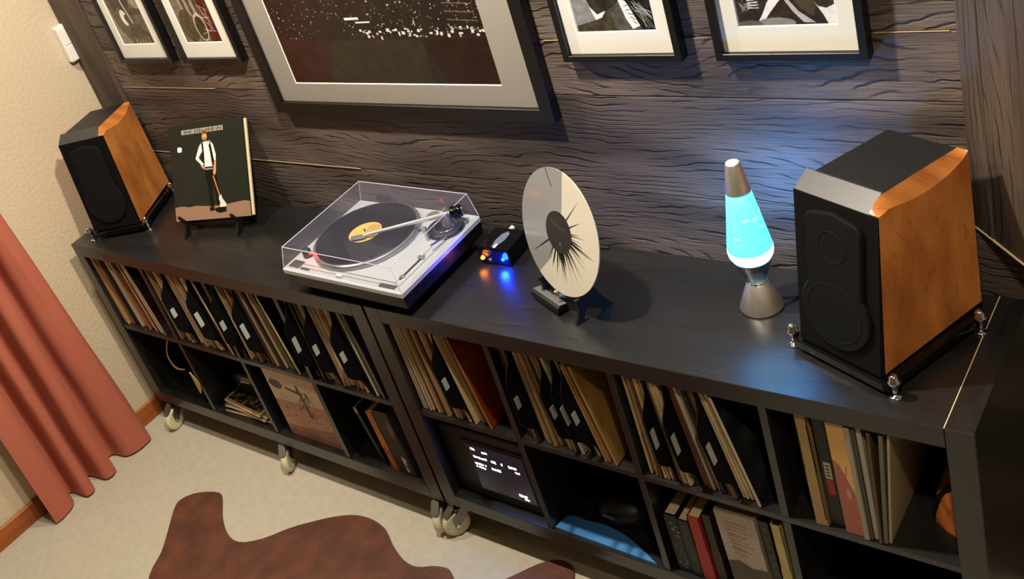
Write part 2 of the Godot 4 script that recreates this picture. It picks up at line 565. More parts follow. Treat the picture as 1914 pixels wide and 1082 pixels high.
func shelf_units():
	for u in 2:
		var x0 := u * U2 + (0.003 if u == 1 else 0.0)
		var w := 1.484 if u == 0 else 1.487
		var t := thing("shelf_unit", ["black-brown cube shelving unit under the left loudspeaker and the album easel", "black-brown cube shelving unit under the lava lamp and right loudspeaker"][u], "shelving", Vector3(x0, 0, 0), 0, "black shelving units on casters")
		part("top_panel", boxm(Vector3(w / 2, TOP - OT / 2, 0.195), Vector3(w - 2 * OT - 0.001, OT, 0.39), 0.0012, 0, Vector2(u * 0.6, 0)), M.console, t)
		part("bottom_panel", boxm(Vector3(w / 2, OT / 2, 0.195), Vector3(w - 2 * OT - 0.001, OT, 0.39), 0.0012), M.console, t)
		for s in 2:
			part("side_panel", boxm(Vector3(OT / 2 if s == 0 else w - OT / 2, TOP / 2, 0.195), Vector3(OT, TOP, 0.39), 0.0015, 1, Vector2(0.2 + s * 0.3, 0)), M.console, t)
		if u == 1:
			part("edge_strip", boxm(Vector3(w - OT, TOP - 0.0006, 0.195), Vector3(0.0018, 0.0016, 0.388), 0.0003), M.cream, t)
		part("mid_shelf", boxm(Vector3(w / 2, TOP / 2, 0.193), Vector3(w - 2 * OT, DV, 0.386), 0.0008), M.console, t)
		for c in 3:
			for r in 2:
				var x := OT + (c + 1) * (CW + DV) - DV / 2 - (0.003 if u == 1 else 0.0)
				part("divider", boxm(Vector3(x, OT + 0.1615 + r * (0.3315 + 0.0085), 0.193), Vector3(DV, 0.3225, 0.386), 0.0008, 1), M.console, t)
		# swivel casters: [x, wheel z, turn]
		var cs := [[0.055, 0.345, 0.15], [0.705, 0.345, 0.55], [1.425, 0.345, 0.35]] if u == 0 else [[0.035, 0.345, -0.55], [0.75, 0.30, 0.2], [1.42, 0.33, 0.3]]
		for c in cs:
			caster(t, Vector3(c[0], 0, c[1]), c[2])
		for x in [0.06, 0.74, 1.42]:
			caster(t, Vector3(x, 0, 0.06), 2.6)

func caster(t: Node3D, at: Vector3, yaw: float):
	var xf := Transform3D(Basis(Vector3.UP, yaw), at)
	var st := ST()
	box(st, Vector3(0, -0.003, 0), Vector3(0.06, 0.005, 0.06), 0.001, xf)
	lathe(st, [Vector2(0, -0.02), Vector2(0.02, -0.02), Vector2(0.022, -0.005), Vector2(0, -0.005)], 16, xf)
	for s in [-1.0, 1.0]:
		var side := [Vector2(-0.018, -0.018), Vector2(0.022, -0.018), Vector2(0.062, -0.05), Vector2(0.062, -0.082), Vector2(0.046, -0.085), Vector2(0.01, -0.05)]
		# side plates lie in the local z-y plane
		prism(st, side, -0.0015, 0.0015, xf * Transform3D(Basis(Vector3(0, 0, 1), Vector3(0, 1, 0), Vector3(-1, 0, 0)), Vector3(s * 0.016, 0, 0)))
	box(st, Vector3(0, -0.024, 0.026), Vector3(0.033, 0.004, 0.04), 0.001, xf)
	# brake tab
	prism(st, rrect(Vector2(0, 0), Vector2(0.026, 0.05), 0.010, 4), -0.002, 0.002, xf * Transform3D(Basis(Vector3.RIGHT, -0.9), Vector3(0, -0.026, 0.062)))
	var c := part("caster", st, M.steel, t)
	c.set_meta("label", "grey steel swivel caster with a pale wheel")
	var wx := xf * Transform3D(Basis(Vector3(0, 0, 1), -PI / 2), Vector3(0, -0.0805, 0.052))
	var wh := ST()
	lathe(wh, [Vector2(0.0, -0.011), Vector2(0.030, -0.012), Vector2(0.040, -0.012), Vector2(0.0445, -0.007), Vector2(0.0445, 0.007), Vector2(0.040, 0.012), Vector2(0.030, 0.012), Vector2(0.0, 0.011)], 28, wx)
	part("wheel", wh, M.ivory, c)
	var ax := ST()
	disc(ax, 0.007, -0.021, 0.021, 12, wx)
	part("axle", ax, M.chrome, c)

# ==================================================== records in the upper cells ====================================================
func sleeve_colors() -> Dictionary:
	return {
		"cream": Color(0.80, 0.70, 0.52), "tan": Color(0.66, 0.52, 0.34), "pale": Color(0.74, 0.70, 0.60), "brown": Color(0.36, 0.24, 0.15),
		"rust": Color(0.50, 0.25, 0.13), "dark": Color(0.10, 0.085, 0.075), "olive": Color(0.40, 0.38, 0.24), "ochre": Color(0.62, 0.45, 0.22), "grey": Color(0.42, 0.40, 0.37), "maroon": Color(0.30, 0.10, 0.09)}

func records():
	# unit, cell, where, x of the last record at its foot, lean of the first and last record, x of the labelled divider cards
	var cells := [
		[0, 0, "below the left loudspeaker", 0.322, 0.4, 7.0, []],
		[0, 1, "below the leaning album", 0.716, 0.4, 6.0, [0.515, 0.665]],
		[0, 2, "above the sketched cover", 1.040, 0.4, 7.5, [0.785, 0.905]],
		[0, 3, "below the turntable", 1.400, 0.4, 5.0, [1.135, 1.225, 1.345]],
		[1, 0, "above the lit screen", 1.800, 0.4, 8.0, [1.735]],
		[1, 1, "above the blue slab", 2.175, 0.4, 10.0, [1.960, 2.075, 2.115, 2.138]],
		[1, 2, "above the red book", 2.528, 0.4, 11.0, [2.335, 2.388, 2.492]]]
	var cols := sleeve_colors()
	var seq := ["cream", "dark", "tan", "pale", "brown", "cream", "olive", "tan", "tan", "rust", "cream", "tan", "pale", "dark", "ochre", "pale", "brown", "tan", "cream", "maroon", "cream", "tan", "dark"]
	var mm := {}
	for k in cols:
		mm[k] = mat(cols[k], 0.62)
	var meshes := {}
	var id := 0
	for ci in cells.size():
		var d = cells[ci]
		var x: float = cell_x(d[0], d[1]) + 0.006 + 0.003 * d[0]
		var x_end: float = d[3]
		var seg := 0
		var n_in := 0
		var cards: Array = d[6]
		var start := x
		var y0: float = TOP / 2 + DV / 2 + 0.0005
		while true:
			var f := clampf((x - start) / (x_end - start), 0.0, 1.0)
			var lean := deg_to_rad(lerpf(d[4], d[5], f))
			if seg < cards.size() and x >= cards[seg] - 0.012:
				divider_card(Vector3(x + 0.0012, y0, 0.0), lean, d[2], seg, cards.size())
				x += 0.0045
				seg += 1
				n_in = 0
				continue
			var th: float = [0.0055, 0.0075, 0.0095, 0.0065, 0.012][rng.randi() % 5]
			var last := x + th >= x_end - 0.004
			if last: th = 0.0075
			var hh: float = [0.309, 0.313, 0.311, 0.306][rng.randi() % 4]
			var key := "%.4f_%.3f" % [th, hh]
			if not meshes.has(key):
				meshes[key] = mesh_of(boxm(Vector3(th / 2, hh / 2, -0.1575), Vector3(th - 0.0004, hh, 0.315), minf(0.0016, th * 0.25)))
			var cn: String = seq[(id * 7 + rng.randi() % 5) % seq.size()]
			if last: cn = ["tan", "cream", "cream", "grey", "ochre", "tan", "pale"][ci]
			var zf := 0.362 + rng.randf() * 0.018
			if last: zf = 0.382
			var where: String
			if seg == 0: where = "from the left in the upper cell " + d[2]
			else: where = "right of %s, upper cell %s" % [card_name(seg - 1, cards.size()), d[2]]
			var label := "%s record sleeve, %s %s" % [cn, ORD[n_in], where]
			if last: label = "%s record sleeve with its cover exposed, rightmost in the upper cell %s" % [cn, d[2]]
			var o := part("record_sleeve", meshes[key], mm[cn])
			o.transform = Transform3D(Basis(Vector3.BACK, lean), Vector3(x + 0.0003, y0 + 0.0005, zf))
			tag(o, label, "record", "record sleeves in the upper cells")
			if last:
				var q := ST()
				box(q, Vector3(th - 0.0001, hh / 2, -0.1575), Vector3(0.0006, hh - 0.004, 0.311), 0.0)
				part("cover_print", q, printm(cover_art(ci), 0.35), o)
			id += 1
			n_in += 1
			x += th * 1.02 + 0.0006 + rng.randf() * 0.0012
			# the fan of sleeves opens towards the right at the foot
			x += 0.31 * deg_to_rad(d[5] - d[4]) * (th / (x_end - start))
			if last: break

func card_name(k: int, n: int) -> String:
	if n == 1: return "the labelled divider"
	return "the %s labelled divider" % ORD[k]

func cover_art(i: int) -> Image:
	# u runs along depth, v along height; the box projection repeats every metre
	var cs := [Color(0.14, 0.12, 0.10), Color(0.12, 0.10, 0.08), Color(0.05, 0.045, 0.04), Color(0.20, 0.14, 0.10), Color(0.55, 0.24, 0.10), Color(0.62, 0.47, 0.24), Color(0.13, 0.15, 0.16)]
	var im := canvas(128, 128, cs[i])
	speckle(im, 90 + i, Vector2(0.06, 0.06), 0.10)
	if i == 3:
		ell(im, Vector2(0.55, 0.10), Vector2(0.07, 0.05), Color(0.24, 0.12, 0.11))
		ell(im, Vector2(0.60, 0.17), Vector2(0.08, 0.05), Color(0.35, 0.25, 0.14))
	if i == 4:
		for k in 4: ell(im, Vector2(0.72 + 0.03 * k, 0.12 + 0.045 * k), Vector2(0.05, 0.03), Color(0.75, 0.40, 0.2), 0.7)
	if i == 6:
		ell(im, Vector2(0.75, 0.13), Vector2(0.03, 0.03), Color(0.45, 0.44, 0.40), 0.6)
		ell(im, Vector2(0.80, 0.20), Vector2(0.05, 0.06), Color(0.34, 0.26, 0.2), 0.7)
	return im

# black plastic divider with a tab that stands out in front of the sleeves and carries a paper label
func divider_card(at: Vector3, lean: float, where: String, k: int, n: int):
	var t := thing("divider_card", "black divider with white label, %s in the upper cell %s" % ["only one" if n == 1 else ORD[k] + " one", where], "divider", at, 0, "black divider cards between the records")
	t.transform = Transform3D(Basis(Vector3.BACK, lean), at)
	var shape := [Vector2(0.06, 0.001), Vector2(0.372, 0.001), Vector2(0.376, 0.03), Vector2(0.384, 0.055), Vector2(0.412, 0.085), Vector2(0.420, 0.10), Vector2(0.420, 0.225), Vector2(0.412, 0.245), Vector2(0.384, 0.275), Vector2(0.376, 0.30), Vector2(0.372, 0.316), Vector2(0.06, 0.316)]
	# polygon is given in z-y; turn it so that its thickness runs along x
	var tx := Transform3D(Basis(Vector3(0, 0, 1), Vector3(0, 1, 0), Vector3(-1, 0, 0)), Vector3.ZERO)
	part("card", prismm(shape, -0.0012, 0.0012, tx), M.blackmatt, t)
	var big: float = 0.056 if (k + n) % 3 == 0 or where.contains("red book") else 0.036
	part("label", prismm(rrect(Vector2(0.4035, 0.162), Vector2(0.017, big), 0.0025, 3), -0.0018, -0.0012, tx), M.label, t).set_meta("label", "small pale paper label")

# ==================================================== things in the lower cells ====================================================
func book(called: String, label: String, category: String, at: Vector3, s: Vector3, cover: Material, lean := 0.0, pages := true, yaw := 0.0) -> Node3D:
	# a book standing with its spine to the front: cover (back, front boards and spine) and page block
	var t := thing(called, label, category, at)
	t.transform = Transform3D(Basis(Vector3.UP, yaw) * Basis(Vector3.BACK, lean), at)
	var st := ST()
	var b := minf(0.003, s.x * 0.12)
	box(st, Vector3(b / 2, s.y / 2, -s.z / 2), Vector3(b, s.y, s.z), 0.0006)
	box(st, Vector3(s.x - b / 2, s.y / 2, -s.z / 2), Vector3(b, s.y, s.z), 0.0006)
	box(st, Vector3(s.x / 2, s.y / 2, -b / 2), Vector3(s.x, s.y, b), 0.0006)
	part("cover", st, cover, t)
	if pages:
		part("pages", boxm(Vector3(s.x / 2, s.y / 2, -s.z / 2), Vector3(s.x - 2 * b, s.y - 0.006, s.z - 0.008), 0.0005), M.cream, t)
	return t

func front_print(t: Node3D, s: Vector2, c: Vector3, im: Image, called := "spine_print"):
	# flat print on the spine
	part(called, prismm(P([c.x - s.x / 2, c.y - s.y / 2, c.x + s.x / 2, c.y - s.y / 2, c.x + s.x / 2, c.y + s.y / 2, c.x - s.x / 2, c.y + s.y / 2]), c.z, c.z + 0.0006), printm(im), t)

func lower_cells():
	var y0 := OT + 0.0005
	# -- cable hanging at the left, a pale strap by the divider
	tag(part("cable", tubem(smooth_path([Vector3(0.262, 0.371, 0.30), Vector3(0.25, 0.338, 0.345), Vector3(0.212, 0.264, 0.36), Vector3(0.208, 0.21, 0.36), Vector3(0.232, 0.192, 0.36), Vector3(0.262, 0.188, 0.35)], 6), [0.002, 0.002, 0.002, 0.002, 0.002, 0.002, 0.0025, 0.003, 0.003, 0.003, 0.003, 0.003, 0.003, 0.003, 0.003, 0.0035, 0.0035, 0.0035, 0.004, 0.004, 0.004, 0.004, 0.004, 0.004, 0.004, 0.004, 0.0035, 0.003, 0.003, 0.002, 0.002], 8), mat(Color(0.72, 0.58, 0.42), 0.6)), "pale brown cable hanging in a curve in the empty lower left cell", "cable")
	var strap := []
	for k in 13:
		var a := float(k) / 12
		strap.append(Vector2(0.028 * sin(PI * a) , 0.235 - 0.105 * a))
	for k in 13:
		var a := 1.0 - float(k) / 12
		strap.append(Vector2(-0.001, 0.235 - 0.105 * a))
	tag(part("strap", prismm(strap, 0.388, 0.392, Transform3D(Basis(), Vector3(0.366, 0, 0)), 0.001), mat(Color(0.72, 0.66, 0.30), 0.6)), "pale yellow strap bulging beside the first lower divider", "strap")
	# -- magazines stacked flat, with a black box on top
	var ms := [["grey-black", Color(0.25, 0.24, 0.22), 0.012], ["cream-edged", Color(0.55, 0.47, 0.30), 0.010], ["pale grey", Color(0.45, 0.45, 0.42), 0.009], ["yellowish", Color(0.60, 0.50, 0.28), 0.012]]
	var y := y0
	for i in ms.size():
		var m = ms[i]
		var t := thing("magazine", "%s magazine lying flat, %s of the lower-cell stack" % [m[0], ["bottom one", "second from the bottom", "third from the bottom", "topmost"][i]], "magazine", Vector3(0.565, y, 0.235), [0.05, -0.06, 0.03, -0.10][i], "magazines stacked in the lower cell")
		part("cover", boxm(Vector3(0, m[2] / 2, 0), Vector3(0.25 - 0.01 * i, m[2], 0.26), 0.0012), mat(m[1], 0.45), t)
		part("pages", boxm(Vector3(0, m[2] / 2, 0.0015), Vector3(0.249 - 0.01 * i, m[2] * 0.55, 0.2615), 0.0004), M.cream, t)
		if i == 3:
			var im := canvas(96, 96, Color(0.20, 0.18, 0.10))
			speckle(im, 44, Vector2(0.09, 0.09), 0.35)
			part("cover_print", prismm(P([-0.10, -0.12, 0.10, -0.12, 0.10, 0.12, -0.10, 0.12]), 0.0, 0.0006, Transform3D(Basis(Vector3.RIGHT, -PI / 2), Vector3(0, m[2], 0))), printm(im, 0.3), t)
		y += m[2] + 0.0006
	var bx := thing("player", "small black box with a bright slot on top of the stacked magazines", "device", Vector3(0.575, y, 0.20), 0.05)
	part("body", boxm(Vector3(0, 0.045, 0), Vector3(0.20, 0.09, 0.20), 0.006), M.gloss, bx)
	part("slot", boxm(Vector3(-0.035, 0.062, 0.101), Vector3(0.045, 0.004, 0.003), 0.001), M.chrome, bx)
	part("button", discm(0.003, 0.0, 0.002, 12, Transform3D(Basis(Vector3.RIGHT, PI / 2), Vector3(0.02, 0.075, 0.1))), M.chrome, bx)
	tag(part("paper_tag", prismm(P([0, 0, 0.03, 0.006, 0.034, 0.03, 0.022, 0.034, 0.016, 0.022, 0, 0.018]), 0.0, 0.002, Transform3D(Basis(Vector3.RIGHT, -0.3), Vector3(0.655, y + 0.0905, 0.28))), M.white), "crumpled white paper tag on the small black box", "tag")
	# -- sketched cover standing in the third cell
	var cov := thing("picture_cover", "pale record cover sketched with a bare tree and red scribbles, facing out", "record", Vector3(0.932, y0, 0.368))
	part("sleeve", boxm(Vector3(0, 0.152, -0.004), Vector3(0.25, 0.303, 0.008), 0.001), M.cream, cov)
	var art := canvas(256, 320, Color(0.84, 0.75, 0.63))
	poly(art, P([0, 0.45, 1, 0.40, 1, 1, 0, 1]), Color(0.68, 0.44, 0.36), 0.7)
	poly(art, P([0, 0.85, 1, 0.75, 1, 1, 0, 1]), Color(0.42, 0.26, 0.18), 0.6)
	ell(art, Vector2(0.17, 0.20), Vector2(0.13, 0.07), Color(0.30, 0.25, 0.19))
	stroke(art, Vector2(0.35, 0.22), Vector2(0.66, 0.27), 0.035, Color(0.18, 0.14, 0.10))
	stroke(art, Vector2(0.60, 0.14), Vector2(0.66, 0.62), 0.05, Color(0.18, 0.14, 0.10), 0.85)
	for k in 34:
		var p := Vector2(0.64 + rng.randf_range(-0.10, 0.14), 0.20 + rng.randf() * 0.36)
		stroke(art, p, p + Vector2(rng.randf_range(-0.10, 0.12), rng.randf_range(0.04, 0.12)), 0.012, Color(0.2, 0.15, 0.1), 0.8)
	for k in 46:
		var p := Vector2(rng.randf(), 0.46 + rng.randf() * 0.5)
		stroke(art, p, p + Vector2(rng.randf_range(-0.14, 0.16), rng.randf_range(-0.02, 0.05)), 0.008, Color(0.33, 0.12, 0.10) if k % 2 else Color(0.24, 0.16, 0.12), 0.7)
	for k in 14:
		var p := Vector2(0.05 + rng.randf() * 0.5, 0.30 + rng.randf() * 0.2)
		stroke(art, p, p + Vector2(rng.randf_range(-0.03, 0.03), 0.10), 0.008, Color(0.33, 0.26, 0.2), 0.6)
	speckle(art, 77, Vector2(0.05, 0.05), 0.05)
	front_print(cov, Vector2(0.246, 0.299), Vector3(0, 0.152, 0.0), art, "cover_print")
	# -- leaning books in the fourth cell
	var im := canvas(64, 256, Color(0.05, 0.06, 0.04))
	ell(im, Vector2(0.4, 0.06), Vector2(0.5, 0.06), Color(0.75, 0.68, 0.45))
	for k in 20: ell(im, Vector2(rng.randf(), 0.2 + 0.8 * rng.randf()), Vector2(0.2, 0.02), Color(0.10, 0.16, 0.08))
	var b := book("book", "dark green book with a pale tip, leftmost of the leaning books", "book", Vector3(1.232, y0, 0.36), Vector3(0.016, 0.235, 0.18), M.blackmatt, deg_to_rad(8))
	front_print(b, Vector2(0.015, 0.233), Vector3(0.008, 0.118, 0), im)
	im = canvas(64, 256, Color(0.78, 0.44, 0.12))
	poly(im, P([0, 0.62, 0.4, 0.58, 0.6, 0.66, 1, 0.64, 1, 1, 0, 1]), Color(0.55, 0.22, 0.10))
	poly(im, P([0.2, 0.72, 0.7, 0.70, 0.9, 0.9, 0.3, 0.95]), Color(0.66, 0.36, 0.22))
	b = book("book", "orange-spined book leaning between the dark books in the lower cell", "book", Vector3(1.283, y0, 0.372), Vector3(0.026, 0.245, 0.17), mat(Color(0.72, 0.40, 0.12), 0.5), deg_to_rad(3))
	front_print(b, Vector2(0.0255, 0.243), Vector3(0.013, 0.1225, 0), im)
	im = canvas(64, 256, Color(0.16, 0.11, 0.08))
	speckle(im, 12, Vector2(0.1, 0.05), 0.12)
	b = book("book", "thick grey-topped brown book right of the orange-spined book", "book", Vector3(1.3105, y0, 0.370), Vector3(0.030, 0.255, 0.18), mat(Color(0.40, 0.37, 0.31), 0.6), deg_to_rad(2.5), false)
	front_print(b, Vector2(0.029, 0.253), Vector3(0.015, 0.1275, 0), im)
	im = canvas(64, 256, Color(0.13, 0.12, 0.12))
	for k in 26: poly(im, [Vector2(rng.randf(), 0.1 + rng.randf() * 0.35), Vector2(rng.randf(), 0.1 + rng.randf() * 0.35), Vector2(rng.randf(), 0.1 + rng.randf() * 0.35)], Color(0.52, 0.36, 0.28), 0.5)
	for k in 8: stroke(im, Vector2(0.3, 0.70 + 0.03 * k), Vector2(0.3 + 0.5 * rng.randf(), 0.72 + 0.03 * k), 0.05, Color(0.75, 0.72, 0.6))
	b = book("book", "grey and brown picture book, rightmost of the leaning books", "book", Vector3(1.343, y0, 0.374), Vector3(0.034, 0.262, 0.19), mat(Color(0.30, 0.29, 0.28), 0.4), deg_to_rad(2), false)
	front_print(b, Vector2(0.033, 0.26), Vector3(0.017, 0.131, 0), im)
	# -- streaming player with a lit display
	var dv := thing("media_player", "black media player with a glowing blue text display in the lower cell", "device", Vector3(1.708, y0, 0.355))
	part("body", boxm(Vector3(0, 0.135, -0.10), Vector3(0.315, 0.27, 0.20), 0.004), M.black, dv)
	part("bezel", boxm(Vector3(0.030, 0.135, 0.001), Vector3(0.22, 0.20, 0.006), 0.002), M.black, dv)
	var scr := canvas(384, 320, Color(0.020, 0.018, 0.030))
	var wht := Color(0.80, 0.92, 1.0)
	var word := func(x: float, yy: float, ln: int, sz: float):
		for k in ln:
			if rng.randf() < 0.88:
				poly(scr, rrect(Vector2(x + k * sz * 0.82, yy + rng.randf_range(-0.006, 0.006)), Vector2(sz * 0.74, sz * rng.randf_range(1.2, 1.75)), sz * 0.2, 2), wht)
	word.call(0.07, 0.10, 3, 0.032); word.call(0.27, 0.12, 4, 0.032)
	word.call(0.05, 0.27, 11, 0.030); word.call(0.40, 0.27, 3, 0.036); word.call(0.55, 0.27, 2, 0.036); word.call(0.68, 0.27, 6, 0.036)
	word.call(0.06, 0.42, 9, 0.032); word.call(0.36, 0.44, 6, 0.034); word.call(0.06, 0.49, 8, 0.026)
	word.call(0.80, 0.36, 4, 0.026)
	word.call(0.72, 0.88, 6, 0.036); word.call(0.80, 0.94, 4, 0.026)
	var sm := mat(Color(0.10, 0.075, 0.075), 0.2)
	sm.emission_enabled = true
	sm.emission_texture = ImageTexture.create_from_image(scr)
	sm.emission = Color(1, 1, 1)
	sm.emission_operator = BaseMaterial3D.EMISSION_OP_MULTIPLY
	sm.emission_energy_multiplier = 6.0
	part("screen", prismm(P([-0.062, 0.045, 0.130, 0.045, 0.130, 0.225, -0.062, 0.225]), 0.0045, 0.006), sm, dv)
	var sl := AreaLight3D.new()
	sl.name = "screen_light"
	sl.area_size = Vector2(0.18, 0.16)
	sl.light_color = Color(0.30, 0.55, 1.0)
	sl.light_energy = 0.10
	sl.shadow_enabled = true
	dv.add_child(sl)
	sl.position = Vector3(0.034, 0.15, 0.008)
	sl.rotation.y = PI
	# -- flat blue slab lying in the next cell, a dark case behind it
	tag(part("blue_slab", prismm(smooth_path(P([-0.015, 0.005, 0.003, 0.055, 0.06, 0.058, 0.12, 0.062, 0.20, 0.045, 0.297, 0.0]), 4), 0.0, 0.006, Transform3D(Basis(Vector3.RIGHT, -PI / 2), Vector3(1.908, y0, 0.384)), 0.001), mat(Color(0.24, 0.50, 0.76), 0.5)), "bright blue slab lying flat in the dark lower cell", "blue_slab")
	var cs := thing("headphone_case", "black rounded case at the back of the cell with the blue slab", "case", Vector3(2.05, y0, 0.22))
	part("shell", lathem([Vector2(0, 0), Vector2(0.085, 0), Vector2(0.10, 0.015), Vector2(0.10, 0.04), Vector2(0.085, 0.062), Vector2(0.04, 0.072), Vector2(0, 0.074)], 28), M.black, cs)
	part("pull_tab", boxm(Vector3(-0.01, 0.045, 0.102), Vector3(0.04, 0.012, 0.004), 0.002), mat(Color(0.30, 0.32, 0.28), 0.5), cs)
	# -- books at the foot of the second unit
	im = canvas(64, 256, Color(0.05, 0.05, 0.05))
	for k in 40: poly(im, rrect(Vector2(rng.randf(), 0.08 + rng.randf() * 0.9), Vector2(0.12 + 0.2 * rng.randf(), 0.015), 0.005, 2), [Color(0.75, 0.70, 0.55), Color(0.45, 0.38, 0.2), Color(0.30, 0.28, 0.26)][k % 3], 0.8)
	b = book("book", "black book with busy pale lettering, left of the red book", "book", Vector3(2.262, y0, 0.372), Vector3(0.034, 0.205, 0.16), M.blackmatt, deg_to_rad(1))
	front_print(b, Vector2(0.033, 0.20), Vector3(0.017, 0.102, 0), im)
	im = canvas(64, 256, Color(0.05, 0.05, 0.06))
	for k in 26: poly(im, rrect(Vector2(0.3 + 0.4 * rng.randf(), 0.08 + rng.randf() * 0.9), Vector2(0.3, 0.012), 0.004, 2), Color(0.34, 0.33, 0.36), 0.8)
	b = book("book", "slim black book with grey lettering touching the red book", "book", Vector3(2.2985, y0, 0.374), Vector3(0.030, 0.20, 0.16), M.blackmatt, deg_to_rad(1))
	front_print(b, Vector2(0.029, 0.196), Vector3(0.015, 0.10, 0), im)
	b = book("book", "red book standing in the lower right cell", "book", Vector3(2.331, y0, 0.376), Vector3(0.032, 0.226, 0.18), mat(Color(0.62, 0.14, 0.09), 0.5), deg_to_rad(1))
	b = book("book", "dark brown hardback squeezed between the red book and the white one", "book", Vector3(2.367, y0, 0.370), Vector3(0.024, 0.24, 0.20), mat(Color(0.16, 0.12, 0.10), 0.5), deg_to_rad(1), false)
	im = canvas(128, 256, Color(0.66, 0.60, 0.54))
	for r in 3:
		for k in 4:
			var yy := 0.10 + 0.045 * k + r * 0.16
			if yy < 0.5: stroke(im, Vector2(0.2 + 0.03 * r, yy), Vector2(0.55 + 0.25 * rng.randf(), yy + 0.02), 0.012, Color(0.50, 0.28, 0.22), 0.8)
	poly(im, P([0, 0.60, 0.3, 0.56, 0.6, 0.62, 1, 0.60, 1, 1, 0, 1]), Color(0.28, 0.24, 0.17))
	speckle(im, 61, Vector2(0.12, 0.12), 0.08)
	b = book("book", "thick white boxed volume with red lines of text, right of the red book", "book", Vector3(2.416, y0, 0.378), Vector3(0.098, 0.282, 0.20), mat(Color(0.62, 0.57, 0.52), 0.5), deg_to_rad(2), false)
	front_print(b, Vector2(0.096, 0.28), Vector3(0.049, 0.141, 0), im)
	part("top_board", boxm(Vector3(0.049, 0.280, -0.10), Vector3(0.096, 0.004, 0.198), 0.001), mat(Color(0.48, 0.42, 0.36), 0.6), b)
	im = canvas(48, 256, Color(0.05, 0.045, 0.045))
	for k in 9: poly(im, rrect(Vector2(0.5, 0.1 + 0.1 * k), Vector2(0.5, 0.05), 0.01, 2), Color(0.26, 0.22, 0.18), 0.8)
	b = book("book", "black slim volume between the white volume and the yellow book", "book", Vector3(2.519, y0, 0.374), Vector3(0.022, 0.285, 0.19), M.blackmatt, deg_to_rad(1.5), false)
	front_print(b, Vector2(0.021, 0.282), Vector3(0.011, 0.1425, 0), im)
	b = book("book", "pale yellow book, rightmost in the row with the red book", "book", Vector3(2.5455, y0, 0.378), Vector3(0.0235, 0.288, 0.19), mat(Color(0.74, 0.68, 0.42), 0.5), deg_to_rad(1), false)
	# -- upper right cell: a few boxes and loose sleeves
	var y1: float = TOP / 2 + DV / 2 + 0.0005
	b = book("boxed_record", "wide cream record box standing at the left of the upper right cell", "record", Vector3(2.652, y1, 0.380), Vector3(0.026, 0.314, 0.25), mat(Color(0.60, 0.49, 0.30), 0.5), deg_to_rad(0.8), false)
	part("spine_groove", boxm(Vector3(0.0235, 0.155, -0.001), Vector3(0.002, 0.27, 0.004), 0.0005), M.blackmatt, b)
	im = canvas(48, 256, Color(0.05, 0.042, 0.038))
	poly(im, P([0.15, 0.40, 0.85, 0.40, 0.85, 0.55, 0.15, 0.55]), Color(0.70, 0.66, 0.56))
	poly(im, P([0.15, 0.56, 0.85, 0.56, 0.85, 0.70, 0.15, 0.70]), Color(0.62, 0.12, 0.08))
	for k in 4: poly(im, rrect(Vector2(0.5, 0.43 + 0.03 * k), Vector2(0.4, 0.014), 0.004, 2), Color(0.2, 0.2, 0.2))
	b = book("boxed_record", "dark brown record box with a white and red tag on its spine", "record", Vector3(2.681, y1, 0.372), Vector3(0.030, 0.312, 0.26), mat(Color(0.07, 0.055, 0.05), 0.5), deg_to_rad(0.8), false)
	front_print(b, Vector2(0.020, 0.308), Vector3(0.016, 0.156, 0), im)
	im = canvas(96, 256, Color(0.80, 0.62, 0.36))
	poly(im, P([0, 0.32, 0.35, 0.36, 0.7, 0.50, 1, 0.62, 1, 1, 0, 1]), Color(0.62, 0.36, 0.28))
	stroke(im, Vector2(0.75, 0.36), Vector2(0.62, 0.46), 0.03, Color(0.25, 0.2, 0.18))
	ell(im, Vector2(0.6, 0.62), Vector2(0.12, 0.05), Color(0.72, 0.52, 0.42))
	b = book("boxed_record", "orange and pink record box leaning beside the grey loose sleeves", "record", Vector3(2.714, y1, 0.380), Vector3(0.036, 0.313, 0.26), mat(Color(0.66, 0.46, 0.28), 0.5), deg_to_rad(0.8), false)
	front_print(b, Vector2(0.035, 0.311), Vector3(0.018, 0.1565, 0), im)
	var gs := [["pale grey", Color(0.58, 0.55, 0.47), 0.010], ["dark grey", Color(0.30, 0.29, 0.26), 0.005], ["white", Color(0.66, 0.64, 0.58), 0.010], ["brown", Color(0.34, 0.24, 0.16), 0.006], ["grey-green", Color(0.42, 0.42, 0.36), 0.008], ["cream", Color(0.70, 0.62, 0.48), 0.005]]
	var xx := 2.752
	for i in gs.size():
		var g = gs[i]
		var o := part("record_sleeve", boxm(Vector3(g[2] / 2, 0.155, -0.15), Vector3(g[2], 0.31, 0.30), 0.001), mat(g[1], 0.55))
		o.transform = Transform3D(Basis(Vector3.BACK, deg_to_rad([1.0, 0.6, 0.6, -1.5, -4.0, -5.0][i])), Vector3(xx, y1 + 0.001, 0.386 - 0.004 * (i % 3)))
		tag(o, "%s loose record sleeve, %s right of the orange and pink box" % [g[0], ORD[i]], "record", "loose sleeves in the upper right cell")
		xx += g[2] + 0.0012
	var bg := thing("cloth_bag", "crumpled orange and black bag at the back of the upper right cell", "bag", Vector3(2.888, y1, 0.235))
	var bs := ST()
	bs.set_smooth_group(0)
	var bn := noise(88, 9.0, 3)
	var ring := []
	for i in 9:
		var rr := []
		for k in 16:
			var ph := PI * 0.5 * i / 8.0
			var th := TAU * k / 16.0
			var v := Vector3(cos(ph) * cos(th) * 0.036, sin(ph) * 0.085, cos(ph) * sin(th) * 0.075)
			v *= 1.0 + 0.35 * bn.get_noise_3d(v.x * 3, v.y * 3, v.z * 3)
			v.x = minf(v.x, 0.036)
			v.y = maxf(v.y, 0.0)
			rr.append(v)
		ring.append(rr)
